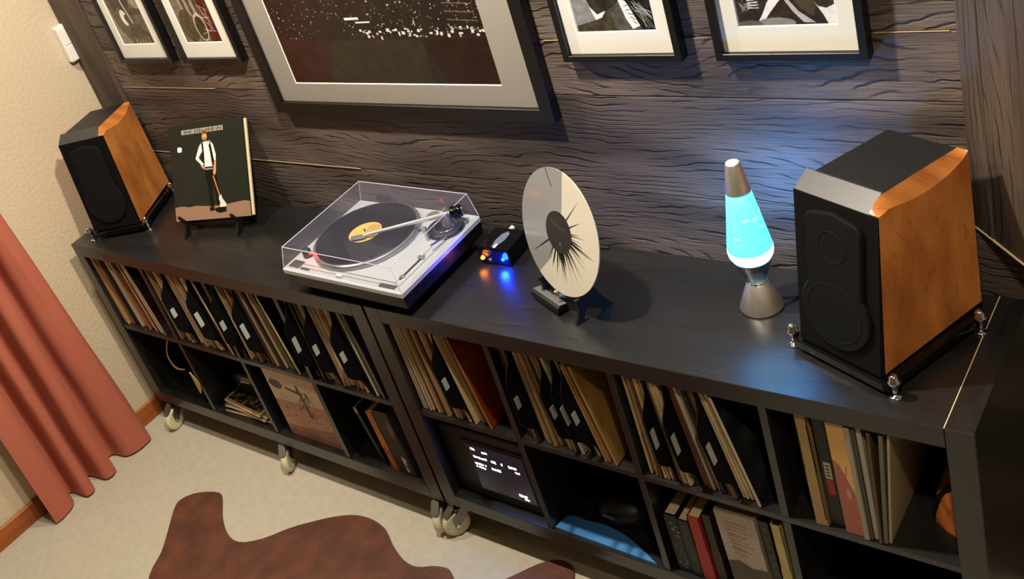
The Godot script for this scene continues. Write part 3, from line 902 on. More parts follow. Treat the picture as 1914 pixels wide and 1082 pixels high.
	for i in 8:
		for k in 16:
			quad(bs, ring[i][k], ring[i + 1][k], ring[i + 1][(k + 1) % 16], ring[i][(k + 1) % 16])
	part("body", bs, mat(Color(0.72, 0.40, 0.16), 0.8), bg)
	part("tie", tubem(smooth_path([Vector3(-0.030, 0.02, 0.05), Vector3(-0.02, 0.06, 0.045), Vector3(0.0, 0.085, 0.03), Vector3(0.012, 0.095, 0.0)], 5), 0.005, 8), M.blackmatt, bg)

# ==================================================== framed pictures ====================================================
func picture(called: String, label: String, x0: float, x1: float, y0: float, y1: float, px0: float, px1: float, py0: float, fw: float, matm: Material, art: Image, px_top: float):
	var t := thing(called, label, "picture", Vector3((x0 + x1) / 2, y0, WALL + 0.0005), 0, "framed pictures on the plank wall")
	var w := x1 - x0
	var h := y1 - y0
	var dep := 0.03
	for s in [-1.0, 1.0]:
		part("frame_rail", prismm(P([-w / 2, 0, w / 2, 0, w / 2 - fw, fw, -w / 2 + fw, fw]), 0.0, dep, Transform3D(Basis(Vector3.BACK, 0.0 if s < 0 else PI), Vector3(0, 0.0 if s < 0 else h, 0)), 0.0012), M.frame, t)
		part("frame_stile", prismm(P([-w / 2, 0, -w / 2 + fw, fw, -w / 2 + fw, h - fw, -w / 2, h]), 0.0, dep, Transform3D(Basis(Vector3.BACK, 0.0 if s < 0 else PI), Vector3(0, 0.0 if s < 0 else h, 0)), 0.0012), M.frame, t)
	# mat board: four bevelled strips round the window
	var cx := (x0 + x1) / 2
	var a := px0 - cx
	var b := px1 - cx
	var c := py0 - y0
	var d := px_top - y0
	var st := ST()
	var z := 0.018
	var L := -w / 2 + fw - 0.002
	var R := w / 2 - fw + 0.002
	var B := fw - 0.002
	var T := h - fw + 0.002
	quad(st, Vector3(L, B, z), Vector3(R, B, z), Vector3(b, c, z), Vector3(a, c, z))
	quad(st, Vector3(R, B, z), Vector3(R, T, z), Vector3(b, d, z), Vector3(b, c, z))
	quad(st, Vector3(R, T, z), Vector3(L, T, z), Vector3(a, d, z), Vector3(b, d, z))
	quad(st, Vector3(L, T, z), Vector3(L, B, z), Vector3(a, c, z), Vector3(a, d, z))
	box(st, Vector3(0, h / 2, z - 0.008), Vector3(w - 2 * fw, h - 2 * fw, 0.008), 0.0)
	part("mat_board", st, matm, t)
	var bv := ST()
	var e := 0.0022
	var zi := z - 0.0028
	quad(bv, Vector3(a, c, z), Vector3(b, c, z), Vector3(b - e, c + e, zi), Vector3(a + e, c + e, zi))
	quad(bv, Vector3(b, c, z), Vector3(b, d, z), Vector3(b - e, d - e, zi), Vector3(b - e, c + e, zi))
	quad(bv, Vector3(b, d, z), Vector3(a, d, z), Vector3(a + e, d - e, zi), Vector3(b - e, d - e, zi))
	quad(bv, Vector3(a, d, z), Vector3(a, c, z), Vector3(a + e, c + e, zi), Vector3(a + e, d - e, zi))
	part("mat_bevel", bv, M.white, t)
	part("photo_print", prismm(P([a + e, c + e, b - e, c + e, b - e, d - e, a + e, d - e]), z - 0.0036, zi + 0.0002), printm(art, 0.22), t)

func frames():
	M.frame = mat(Color(0.030, 0.028, 0.027), 0.42)
	var white_mat := mat(Color(0.86, 0.85, 0.80), 0.7)
	var grey_mat := mat(Color(0.56, 0.535, 0.495), 0.75)
	var dark := Color(0.10, 0.09, 0.07)
	# guitarist close-ups, only their lower parts are in view (image y 0 = top)
	var im := canvas(192, 320, Color(0.52, 0.48, 0.42))
	poly(im, P([0, 0.30, 0.35, 0.25, 0.62, 0.40, 1, 0.62, 1, 1, 0.35, 1, 0.1, 0.78]), Color(0.33, 0.30, 0.24))
	poly(im, P([0.1, 0.2, 0.5, 0.15, 0.75, 0.45, 0.62, 0.62, 0.3, 0.52, 0.18, 0.60]), Color(0.20, 0.17, 0.13))
	ell(im, Vector2(0.40, 0.66), Vector2(0.10, 0.105), Color(0.86, 0.84, 0.78), 1.0, -0.5)
	ell(im, Vector2(0.52, 0.69), Vector2(0.12, 0.07), Color(0.26, 0.23, 0.18), 1.0, 0.3)
	stroke(im, Vector2(0.45, 0.30), Vector2(0.60, 0.74), 0.035, Color(0.74, 0.72, 0.66))
	poly(im, P([0.55, 0.52, 1, 0.56, 1, 0.62, 0.6, 0.64]), Color(0.24, 0.20, 0.16))
	poly(im, P([0.42, 0.80, 0.75, 0.74, 0.98, 0.90, 0.95, 1, 0.38, 1]), Color(0.25, 0.22, 0.17))
	for k in 5: poly(im, [Vector2(0.42 + 0.1 * k, 1.0), Vector2(0.47 + 0.1 * k, 0.88), Vector2(0.50 + 0.1 * k, 1.0)], Color(0.55, 0.52, 0.44), 0.7)
	speckle(im, 21, Vector2(0.03, 0.03), 0.07)
	picture("framed_picture", "small black-framed sepia photo of a guitar player, leftmost on the wall", 0.236, 0.538, 1.300, 1.712, 0.285, 0.472, 1.366, 0.016, white_mat, im, 1.655)
	im = canvas(192, 320, Color(0.42, 0.38, 0.32))
	for k in 9: poly(im, [Vector2(0.15 + 0.09 * k, 0.1), Vector2(0.22 + 0.09 * k, 0.1), Vector2(0.30 + 0.08 * k, 0.72), Vector2(0.25 + 0.08 * k, 0.70)], [Color(0.62, 0.58, 0.50), Color(0.20, 0.17, 0.14)][k % 2], 0.8)
	poly(im, P([0.70, 0.2, 1, 0.2, 1, 1, 0.72, 1]), Color(0.27, 0.08, 0.06), 0.85)
	ell(im, Vector2(0.26, 0.80), Vector2(0.22, 0.20), Color(0.28, 0.25, 0.17))
	ell(im, Vector2(0.58, 0.82), Vector2(0.16, 0.17), Color(0.70, 0.66, 0.55))
	ell(im, Vector2(0.58, 0.83), Vector2(0.13, 0.14), Color(0.22, 0.20, 0.13))
	for k in 16: stroke(im, Vector2(0.55 + 0.4 * rng.randf(), 0.55 + 0.4 * rng.randf()), Vector2(0.55 + 0.4 * rng.randf(), 0.6 + 0.35 * rng.randf()), 0.012, Color(0.80, 0.76, 0.68), 0.6)
	speckle(im, 22, Vector2(0.03, 0.03), 0.07)
	picture("framed_picture", "small black-framed photo of a guitar body with a dark red edge, second from left", 0.597, 0.897, 1.298, 1.712, 0.645, 0.829, 1.365, 0.016, white_mat, im, 1.655)
	# the large night picture
	im = canvas(512, 384, Color(0.135, 0.105, 0.085))
	poly(im, P([0, 0, 0.20, 0, 0.24, 1, 0, 1]), Color(0.20, 0.075, 0.06), 0.6)
	poly(im, P([0.28, 0.77, 0.72, 0.77, 0.72, 1, 0.20, 1]), Color(0.18, 0.155, 0.105), 0.6)
	poly(im, P([0.72, 0.77, 1, 0.77, 1, 1, 0.78, 1]), Color(0.13, 0.06, 0.045), 0.8)
	poly(im, P([0, 0, 1, 0, 1, 0.76, 0, 0.76]), Color(0.11, 0.075, 0.06), 0.6)
	for k in 520:
		var px := rng.randf()
		var py := 0.34 + 0.415 * pow(rng.randf(), 0.75)
		if px > 0.24 and px < 0.42 and py > 0.60 + (px - 0.24): continue
		poly(im, rrect(Vector2(px, py), Vector2(0.003 + 0.009 * rng.randf() * rng.randf(), 0.003 + 0.006 * rng.randf()), 0.001, 1), Color(0.85, 0.82, 0.80) if k % 3 == 0 else Color(0.46, 0.40, 0.38), 0.75)
	for k in 60:
		var px := 0.45 + 0.55 * rng.randf()
		poly(im, rrect(Vector2(px, 0.715 + 0.045 * rng.randf()), Vector2(0.004 + 0.012 * rng.randf(), 0.006 + 0.012 * rng.randf()), 0.002, 1), Color(0.88, 0.86, 0.84), 0.9)
	for k in 5: stroke(im, Vector2(0.86, 0.56 + 0.04 * k), Vector2(0.98, 0.57 + 0.04 * k), 0.006, Color(0.42, 0.38, 0.35), 0.8)
	stroke(im, Vector2(0.39, 0.655), Vector2(0.46, 0.655), 0.012, Color(0.9, 0.88, 0.84)); stroke(im, Vector2(0.44, 0.675), Vector2(0.51, 0.675), 0.008, Color(0.9, 0.88, 0.84))
	speckle(im, 23, Vector2(0.02, 0.02), 0.03)
	picture("framed_picture", "largest picture on the wall, black frame, grey mat, dark print with white specks", 0.964, 1.988, 1.124, 1.90, 1.087, 1.851, 1.2215, 0.037, grey_mat, im, 1.80)
	im = canvas(224, 320, Color(0.30, 0.30, 0.29))
	poly(im, P([0, 0.35, 0.3, 0.4, 0.30, 0.86, 0.22, 0.93, 0, 0.96]), Color(0.50, 0.50, 0.50))
	poly(im, P([0.1, 0.55, 0.5, 0.5, 0.66, 0.72, 0.56, 0.79, 0.42, 0.84, 0.33, 0.87, 0.24, 0.80]), Color(0.17, 0.155, 0.125))
	poly(im, P([0.0, 0.95, 0.24, 0.91, 0.33, 0.89, 0.44, 0.84, 0.62, 0.78, 0.72, 1, 0, 1]), Color(0.24, 0.215, 0.165))
	poly(im, P([0.48, 0.84, 0.62, 0.79, 0.70, 1, 0.52, 1]), Color(0.30, 0.29, 0.27))
	poly(im, P([0.22, 0.79, 0.30, 0.86, 0.42, 0.83, 0.36, 0.885, 0.27, 0.905]), Color(0.90, 0.90, 0.88))
	poly(im, P([0.60, 0.72, 0.70, 0.76, 0.84, 0.96, 0.72, 0.99, 0.66, 0.90]), Color(0.88, 0.88, 0.87))
	poly(im, P([0.66, 0.70, 1, 0.70, 1, 1, 0.84, 1, 0.74, 0.82]), Color(0.10, 0.10, 0.10))
	for k in 5: stroke(im, Vector2(0.66 + 0.02 * k, 0.80 + 0.03 * k), Vector2(0.74 + 0.012 * k, 0.79 + 0.04 * k), 0.006, Color(0.3, 0.3, 0.3))
	for k in 14: stroke(im, Vector2(0.74 + 0.12 * rng.randf(), 0.74 + 0.10 * rng.randf()), Vector2(0.88 + 0.12 * rng.randf(), 0.84 + 0.15 * rng.randf()), 0.008, Color(0.62, 0.62, 0.60), 0.8)
	speckle(im, 24, Vector2(0.03, 0.03), 0.08)
	picture("framed_picture", "small black-framed monochrome photo beside the large picture, white patch at right", 2.062, 2.360, 1.292, 1.712, 2.112, 2.309, 1.3605, 0.016, white_mat, im, 1.655)
	im = canvas(224, 320, Color(0.17, 0.16, 0.15))
	poly(im, P([0.30, 0.92, 0.45, 0.84, 0.56, 0.83, 0.62, 0.92, 0.60, 1, 0.28, 1]), Color(0.20, 0.155, 0.12))
	poly(im, P([0.56, 0.76, 0.80, 0.76, 0.84, 0.86, 0.78, 0.94, 0.66, 0.88]), Color(0.27, 0.235, 0.18))
	poly(im, P([0.20, 0.985, 0.27, 0.91, 0.33, 0.83, 0.40, 0.77, 0.50, 0.79, 0.42, 0.85, 0.33, 0.92, 0.26, 0.985]), Color(0.88, 0.88, 0.87))
	poly(im, P([0.50, 0.80, 0.56, 0.82, 0.64, 0.90, 0.80, 0.99, 0.68, 0.985, 0.58, 0.90]), Color(0.70, 0.69, 0.67))
	ell(im, Vector2(0.90, 0.82), Vector2(0.11, 0.065), Color(0.20, 0.185, 0.145))
	poly(im, P([0.80, 0.83, 0.84, 0.87, 0.92, 0.885, 1, 0.86, 1, 1, 0.92, 1, 0.88, 0.93]), Color(0.86, 0.86, 0.84))
	ell(im, Vector2(0.40, 0.985), Vector2(0.20, 0.042), Color(0.50, 0.50, 0.49))
	ell(im, Vector2(0.12, 0.99), Vector2(0.14, 0.03), Color(0.33, 0.33, 0.33))
	for k in 4: stroke(im, Vector2(0.12, 0.81 + 0.018 * k), Vector2(0.24, 0.80 + 0.022 * k), 0.008, Color(0.85, 0.85, 0.83))
	for k in 10: stroke(im, Vector2(0.02 + 0.1 * rng.randf(), 0.80 + 0.10 * rng.randf()), Vector2(0.04 + 0.12 * rng.randf(), 0.80 + 0.10 * rng.randf()), 0.010, Color(0.55, 0.55, 0.54), 0.7)
	speckle(im, 25, Vector2(0.03, 0.03), 0.06)
	picture("framed_picture", "small black-framed monochrome photo of open collars, rightmost above the lava lamp", 2.437, 2.741, 1.292, 1.712, 2.492, 2.689, 1.3625, 0.016, white_mat, im, 1.655)

# ==================================================== loudspeakers ====================================================
func speakers():
	speaker("black loudspeaker with wooden cheeks, at the left end by the beige wall", Vector3(0.1444, TOP, 0.1698), deg_to_rad(26.4))
	speaker("black loudspeaker with wooden cheeks, right of the blue lava lamp", Vector3(2.7758, TOP, 0.1642), deg_to_rad(-22.5))

# side outline of the cabinet: z (front +) and y
func front_z(y: float) -> float: return 0.14 - 0.0475 * clampf((y - 0.04) / 0.33, 0.0, 1.1)

func speaker(label: String, at: Vector3, yaw: float):
	var t := thing("loudspeaker", label, "loudspeaker", at, yaw, "pair of wooden-sided loudspeakers")
	# black carcass: extruded side profile
	var prof := [Vector2(-0.14, 0.040), Vector2(0.128, 0.040), Vector2(front_z(0.372) - 0.012, 0.372), Vector2(0.054, 0.3955), Vector2(0.050, 0.3962), Vector2(-0.14, 0.383)]
	var zx := Transform3D(Basis(Vector3(0, 0, 1), Vector3(0, 1, 0), Vector3(-1, 0, 0)), Vector3.ZERO)
	part("cabinet", prismm(prof, -0.074, 0.074, zx), M.spk_body if M.has("spk_body") else spk_body(), t)
	# full-width front baffle and the sloping bevel above it, greyed to stand for its light sheen
	part("baffle", prismm([Vector2(0.1275, 0.037), Vector2(0.1405, 0.037), Vector2(front_z(0.371), 0.371), Vector2(front_z(0.372) - 0.0015, 0.372), Vector2(front_z(0.355) - 0.0130, 0.355)], -0.0950, 0.0950, zx), M.blackmatt, t)
	var strip := [Vector2(front_z(0.372) - 0.0005, 0.3720), Vector2(0.0545, 0.3966), Vector2(0.0530, 0.3940), Vector2(front_z(0.372) - 0.012, 0.3725)]
	part("top_bevel", prismm(strip, -0.0742, 0.0935, zx), mat(Color(0.24, 0.24, 0.245), 0.40, 0.2), t)
	# wooden cheeks: inner outline is full height, outer face is cut back by a bowed bevel along the top
	for s in [-1.0, 1.0]:
		var st := ST()
		var n := 18
		var xi: float = 0.0742 * s
		var xo: float = 0.0955 * s
		var inner := []
		var outer := []
		for k in n + 1:
			var f := float(k) / n
			var z := lerpf(0.0905, -0.140, f)
			var y := (0.3735 if s > 0 else 0.3610) + (0.0230 if s > 0 else 0.0300) * sin(minf(f * 6.2, 1.0) * PI / 2) - 0.0115 * f
			inner.append(Vector3(xi, y, z))
			var cut := 0.030 * pow(maxf(sin(PI * clampf(f, 0.0, 1.0)), 0.0), 0.6)
			if s < 0: cut += 0.018
			outer.append(Vector3(xo, y - cut - 0.0005, z))
		var ib0 := Vector3(xi, 0.036, 0.1270)
		var ib1 := Vector3(xi, 0.040, -0.140)
		var ob0 := Vector3(xo, 0.036, 0.1270)
		var ob1 := Vector3(xo, 0.040, -0.140)
		var q := func(a, b, c, d, sm := false):
			if sm: st.set_smooth_group(1)
			var uv := func(v: Vector3) -> Vector2: return Vector2(v.y, v.z + v.x)
			if s > 0: quad(st, a, b, c, d, uv.call(a), uv.call(b), uv.call(c), uv.call(d))
			else: quad(st, d, c, b, a, uv.call(d), uv.call(c), uv.call(b), uv.call(a))
			st.set_smooth_group(-1)
		for k in n:
			var f0 := float(k) / n
			var f1 := float(k + 1) / n
			var lo0 := ob0.lerp(ob1, f0)
			var lo1 := ob0.lerp(ob1, f1)
			q.call(lo0, lo1, outer[k + 1], outer[k])
			q.call(outer[k], outer[k + 1], inner[k + 1], inner[k], true)
			q.call(ib0.lerp(ib1, f1), ib0.lerp(ib1, f0), inner[k], inner[k + 1])
			q.call(ib0.lerp(ib1, f0), ib0.lerp(ib1, f1), lo1, lo0)
		q.call(ib0, ob0, outer[0], inner[0])
		q.call(ob1, ib1, inner[n], outer[n])
		part("side_panel", st, M.cherry, t).set_meta("label", "orange-brown wooden cheek with a bowed top bevel")
	# cloth grille: straight-sided at the top, swelling to a disc round the woofer
	var tilt := atan2(0.0475, 0.33)
	var gx := Transform3D(Basis(Vector3.RIGHT, -tilt), Vector3(0, 0.040, 0.1402))
	var g := []
	for k in 27:
		var a := lerpf(-PI - 0.64, 0.64, k / 26.0)
		g.append(Vector2(0, 0.100) + Vector2(cos(a), sin(a)) * 0.0800)
	g.append_array([Vector2(0.0632, 0.162), Vector2(0.0635, 0.200), Vector2(0.0640, 0.28)])
	g.append_array(circle(Vector2(0.0440, 0.286), 0.020, 5, 0.0, PI * 0.42))
	g.append(Vector2(0, 0.316))
	g.append_array(circle(Vector2(-0.0440, 0.286), 0.020, 5, PI * 0.58, PI))
	g.append_array([Vector2(-0.0640, 0.28), Vector2(-0.0635, 0.200), Vector2(-0.0632, 0.162)])
	var grille := part("grille", prismm(g, 0.0, 0.009, gx, 0.003), M.grille if M.has("grille") else grille_mat(), t)
	for rr in [[0.060, 0.0625, 0.100], [0.030, 0.0318, 0.245]]:
		var rg := ST()
		for k in 40:
			var a := TAU * k / 40
			var b := TAU * (k + 1) / 40
			var c := Vector2(0, rr[2])
			var p := func(an: float, r: float, z: float) -> Vector3: return gx * Vector3(c.x + cos(an) * r, c.y + sin(an) * r, z)
			quad(rg, p.call(a, rr[0], 0.0089), p.call(a, rr[1], 0.0102), p.call(b, rr[1], 0.0102), p.call(b, rr[0], 0.0089))
			quad(rg, p.call(a, rr[1], 0.0102), p.call(a, rr[1] + 0.002, 0.0089), p.call(b, rr[1] + 0.002, 0.0089), p.call(b, rr[1], 0.0102))
		part("driver_ring", rg, M.grille, grille)
	# black plinth on chrome spikes
	var base := part("plinth", prismm(rrect(Vector2(0, -0.018), Vector2(0.232, 0.262), 0.012, 4), 0.014, 0.033, Transform3D(Basis(Vector3.RIGHT, -PI / 2), Vector3.ZERO), 0.002), M.gloss, t)
	part("spacer", boxm(Vector3(0, 0.037, 0.0), Vector3(0.14, 0.009, 0.24), 0.001), M.blackmatt, t)
	for sx in [-1.0, 1.0]:
		for z in [0.136, -0.100]:
			var fx := Transform3D(Basis(), Vector3(sx * 0.121, 0, z))
			var ft := ST()
			lathe(ft, [Vector2(0.0, 0.0), Vector2(0.011, 0.0), Vector2(0.012, 0.003), Vector2(0.009, 0.005), Vector2(0.004, 0.006), Vector2(0.002, 0.008), Vector2(0.006, 0.018), Vector2(0.0065, 0.034), Vector2(0.0115, 0.035), Vector2(0.012, 0.041), Vector2(0.009, 0.043), Vector2(0.009, 0.050), Vector2(0.006, 0.054), Vector2(0.0, 0.055)], 20, fx)
			part("spike_foot", ft, M.chrome, base)

func spk_body() -> Material:
	M.spk_body = mat(Color(0.075, 0.075, 0.075), 0.5)
	M.spk_body.normal_enabled = true
	M.spk_body.normal_texture = noisetex(41, 0.12, 3, true, Color.BLACK, Color.WHITE, 1.5, 256)
	M.spk_body.uv1_triplanar = true
	M.spk_body.uv1_scale = Vector3(9, 9, 9)
	return M.spk_body

func grille_mat() -> Material:
	M.grille = mat(Color(0.058, 0.062, 0.070), 0.75, 0.0, 0.25)
	M.grille.rim_enabled = true
	M.grille.rim = 0.05
	M.grille.normal_enabled = true
	M.grille.normal_texture = noisetex(42, 0.35, 2, true, Color.BLACK, Color.WHITE, 2.0, 256)
	M.grille.uv1_triplanar = true
	M.grille.uv1_scale = Vector3(14, 14, 14)
	return M.grille

# ==================================================== turntable ====================================================
func turntable():
	var t := thing("turntable", "silver and black turntable under a clear lid, playing a record with a yellow label", "turntable", Vector3(1.4505, TOP, 0.219), deg_to_rad(-1.2))
	var flat := Transform3D(Basis(Vector3.RIGHT, -PI / 2), Vector3.ZERO)
	# black base narrowing downwards
	var st := ST()
	var b0 := [Vector3(-0.215, 0.016, 0.160), Vector3(0.215, 0.016, 0.160), Vector3(0.215, 0.016, -0.165), Vector3(-0.215, 0.016, -0.165)]
	var b1 := [Vector3(-0.226, 0.030, 0.172), Vector3(0.228, 0.030, 0.172), Vector3(0.228, 0.030, -0.174), Vector3(-0.226, 0.030, -0.174)]
	var b2 := [Vector3(-0.229, 0.066, 0.176), Vector3(0.230, 0.066, 0.176), Vector3(0.230, 0.066, -0.177), Vector3(-0.229, 0.066, -0.177)]
	for k in 4:
		var k2 := (k + 1) % 4
		quad(st, b0[k], b0[k2], b1[k2], b1[k])
		quad(st, b1[k], b1[k2], b2[k2], b2[k])
	quad(st, b2[0], b2[1], b2[2], b2[3])
	quad(st, b0[3], b0[2], b0[1], b0[0])
	part("base", st, mat(Color(0.055, 0.05, 0.045), 0.38), t)
	for p in [Vector2(-0.17, 0.12), Vector2(0.17, 0.12), Vector2(-0.17, -0.12), Vector2(0.17, -0.12)]:
		part("foot", discm(0.026, 0.0, 0.018, 24, Transform3D(Basis(), Vector3(p.x, 0, p.y)), 0.003), M.gloss, t)
	part("deck", boxm(Vector3(0, 0.0755, 0.0), Vector3(0.465, 0.019, 0.358), 0.0035), M.silver, t)
	# thin dark lines round the control strip
	for l in [[0.205, 0.0, 0.0016, 0.31], [0.0, 0.158, 0.40, 0.0014]]:
		part("groove", boxm(Vector3(l[0], 0.0851, l[1]), Vector3(l[2], 0.0006, l[3]), 0.0), M.black, t)
	var pc := Vector3(-0.057, 0, -0.014)
	var px := Transform3D(Basis(), pc)
	var pl := part("platter", lathem([Vector2(0.0, 0.0852), Vector2(0.160, 0.0852), Vector2(0.162, 0.088), Vector2(0.161, 0.097), Vector2(0.158, 0.0995), Vector2(0, 0.0995)], 72, px), mat(Color(0.62, 0.62, 0.64), 0.28, 0.7), t)
	# record on the platter
	var rx := Transform3D(Basis(), Vector3(1.4505 + pc.x * cos(deg_to_rad(1.2)) - 0.0, TOP + 0.1, 0.219 + pc.z - 0.001))
	var rec := thing("vinyl_record", "black record with a yellow label lying on the turntable platter", "record", rx.origin)
	vinyl(rec, 0.152, 0.0, M.vinyl if M.has("vinyl") else vinyl_mat(), 0.0022)
	var li := canvas(160, 160, Color(0.88, 0.76, 0.40))
	for k in 26:
		var a := Vector2(0.40 + 0.48 * rng.randf(), 0.12 + 0.30 * rng.randf())
		stroke(li, a, a + Vector2(0.03 + 0.08 * rng.randf(), 0.01), 0.03, Color(0.66, 0.46, 0.22), 0.6)
	poly(li, P([0.40, 0.10, 0.85, 0.08, 0.92, 0.45, 0.5, 0.5]), Color(0.76, 0.58, 0.30), 0.5)
	for k in 14:
		var a := Vector2(0.12 + 0.7 * rng.randf(), 0.55 + 0.36 * rng.randf())
		stroke(li, a, a + Vector2(0.05 + 0.05 * rng.randf(), 0.0), 0.02, Color(0.70, 0.56, 0.24), 0.6)
	part("paper_label", prismm(circle(Vector2.ZERO, 0.050, 40), 0.0025, 0.0029, flat), printm(li, 0.6), rec)
	part("spindle", lathem([Vector2(0.0036, 0.0), Vector2(0.0036, 0.012), Vector2(0.002, 0.0145), Vector2(0.0, 0.015)], 14, px * Transform3D(Basis(), Vector3(0, 0.0995, 0))), M.chrome, pl)
	# tonearm assembly
	var av := Vector3(0.178, 0, -0.112)
	var ab := part("arm_base", discm(0.054, 0.0852, 0.096, 40, Transform3D(Basis(), av + Vector3(-0.006, 0, 0.012)), 0.002), M.black, t)
	part("bearing_ring", lathem([Vector2(0.030, 0.0961), Vector2(0.035, 0.0961), Vector2(0.035, 0.0985), Vector2(0.030, 0.0985), Vector2(0.030, 0.0961)], 40, Transform3D(Basis(), av + Vector3(-0.006, 0, 0.012))), M.chrome, ab)
	part("bearing_post", lathem([Vector2(0.020, 0.094), Vector2(0.020, 0.104), Vector2(0.013, 0.106), Vector2(0.013, 0.120), Vector2(0.0, 0.121)], 24, Transform3D(Basis(), av)), M.chrome, ab)
	for s in [-1.0, 1.0]:
		part("bearing_yoke", boxm(Vector3(av.x + s * 0.013, 0.122, av.z + s * 0.012), Vector3(0.007, 0.032, 0.014), 0.002), M.brushed, ab)
	var head := Vector3(-0.036, 0.113, 0.013)
	var piv := Vector3(av.x, 0.128, av.z)
	var dir := (piv - head).normalized()
	var mid := head.lerp(piv, 0.30)
	var arm := part("tonearm", tubem([head, head.lerp(piv, 0.1), mid, head.lerp(piv, 0.6), piv, piv + dir * 0.022], [0.0050, 0.0050, 0.0055, 0.0060, 0.0065, 0.0065], 12), M.armtube, t)
	part("counterweight", lathem([Vector2(0, 0), Vector2(0.014, 0), Vector2(0.017, 0.003), Vector2(0.017, 0.012), Vector2(0.0155, 0.013), Vector2(0.0155, 0.016), Vector2(0.017, 0.017), Vector2(0.017, 0.030), Vector2(0.014, 0.033), Vector2(0, 0.033)], 28, Transform3D(Basis(Quaternion(Vector3.UP, dir)), piv + dir * 0.014)), M.gloss, arm)
	part("weight_cap", discm(0.0135, 0.0, 0.004, 24, Transform3D(Basis(Quaternion(Vector3.UP, dir)), piv + dir * 0.047)), M.chrome, arm)
	var hx := Transform3D(Basis(Vector3.UP, atan2(-dir.x, -dir.z)), head)
	part("headshell", boxm(Vector3(0.0, -0.002, 0.018), Vector3(0.020, 0.0035, 0.044), 0.001, 0, Vector2.ZERO, hx), M.brushed, arm)
	part("cartridge", boxm(Vector3(0.0, -0.0065, 0.022), Vector3(0.015, 0.007, 0.026), 0.0015, 0, Vector2.ZERO, hx), mat(Color(0.30, 0.28, 0.24), 0.4), arm)
	part("finger_lift", tubem([hx * Vector3(0.009, -0.001, 0.030), hx * Vector3(0.018, 0.001, 0.034), hx * Vector3(0.026, 0.006, 0.036)], 0.0012, 6), M.chrome, arm)
	part("arm_rest", boxm(Vector3(0.150, 0.106, -0.045), Vector3(0.010, 0.042, 0.012), 0.002), M.brushed, t)
	part("cue_lever", tubem([Vector3(0.205, 0.092, -0.06), Vector3(0.204, 0.100, -0.03), Vector3(0.200, 0.104, 0.0)], 0.003, 8), M.chrome, t)
	part("anti_skate_knob", discm(0.012, 0.0852, 0.098, 24, Transform3D(Basis(), Vector3(0.205, 0, -0.135)), 0.002), M.brushed, t)
	part("adapter_holder", lathem([Vector2(0.0, 0.0852), Vector2(0.020, 0.0852), Vector2(0.020, 0.091), Vector2(0.016, 0.092), Vector2(0, 0.090)], 24, Transform3D(Basis(), Vector3(0.09, 0, -0.145))), M.brushed, t)
	# speed slider, buttons
	part("slider_slot", boxm(Vector3(0.187, 0.0853, 0.075), Vector3(0.006, 0.0008, 0.11), 0.0), M.black, t)
	part("slider_knob", boxm(Vector3(0.187, 0.089, 0.034), Vector3(0.020, 0.007, 0.012), 0.002), M.brushed, t)
	part("slider_stop", boxm(Vector3(0.187, 0.087, 0.118), Vector3(0.014, 0.004, 0.012), 0.001), M.brushed, t)
	part("button", boxm(Vector3(0.172, 0.0868, 0.163), Vector3(0.056, 0.004, 0.014), 0.001), M.steel, t)
	part("button", boxm(Vector3(-0.195, 0.0868, 0.150), Vector3(0.042, 0.004, 0.030), 0.001), M.steel, t)
	part("button", boxm(Vector3(-0.148, 0.0868, 0.163), Vector3(0.034, 0.004, 0.008), 0.001), M.steel, t)
	part("lid_latch", boxm(Vector3(-0.005, 0.089, 0.166), Vector3(0.022, 0.011, 0.010), 0.002), M.white, t)
	# strobe tower with its red lamp
	part("strobe_tower", lathem([Vector2(0.0, 0.0852), Vector2(0.014, 0.0852), Vector2(0.013, 0.106), Vector2(0.010, 0.110), Vector2(0.0, 0.111)], 20, Transform3D(Basis(), Vector3(-0.188, 0, 0.108))), M.black, t)
	part("strobe_lamp", lathem([Vector2(0, -0.005), Vector2(0.004, -0.004), Vector2(0.006, 0.0), Vector2(0.004, 0.004), Vector2(0, 0.005)], 14, Transform3D(Basis(), Vector3(-0.172, 0.098, 0.108))), glow(Color(1.0, 0.16, 0.20), 3.0), t)
	omni("strobe_light", t, Vector3(-0.160, 0.104, 0.112), Color(1.0, 0.10, 0.14), 0.0011, 0.006)
	# clear lid
	var lid := ST()
	var lo := [Vector3(-0.229, 0.086, 0.174), Vector3(0.229, 0.086, 0.174), Vector3(0.229, 0.086, -0.178), Vector3(-0.229, 0.086, -0.178)]
	var hi := [Vector3(-0.231, 0.140, 0.150), Vector3(0.193, 0.140, 0.150), Vector3(0.193, 0.140, -0.196), Vector3(-0.228, 0.140, -0.196)]
	for k in 4:
		quad(lid, lo[k], lo[(k + 1) % 4], hi[(k + 1) % 4], hi[k])
	quad(lid, hi[0], hi[1], hi[2], hi[3])
	var gm := mat(Color(0.55, 0.55, 0.66, 0.11), 0.06)
	gm.transparency = BaseMaterial3D.TRANSPARENCY_ALPHA
	var ld := part("lid", lid, gm, t)
	ld.set_meta("label", "clear plastic dust lid")
	var em := mat(Color(0.78, 0.78, 0.88), 0.18)  # pale lilac colour stands for light caught along the lid edges
	for k in 4:
		for e in [[hi[k], hi[(k + 1) % 4], 0.0013], [lo[k], hi[k], 0.0010]]:
			part("lid_edge", tubem([e[0], e[1]], e[2], 6), em, ld)
	for x in [-0.14, 0.14]:
		part("hinge", boxm(Vector3(x, 0.092, -0.190), Vector3(0.045, 0.022, 0.022), 0.003), M.black, t)

func omni(called: String, parent: Node3D, at: Vector3, c: Color, e: float, size: float):
	var l := OmniLight3D.new()
	l.name = called
	l.light_color = c
	l.light_energy = e
	l.light_size = size
	l.omni_range = 6.0
	l.omni_attenuation = 2.0
	l.shadow_enabled = true
	parent.add_child(l, true)
	l.position = at

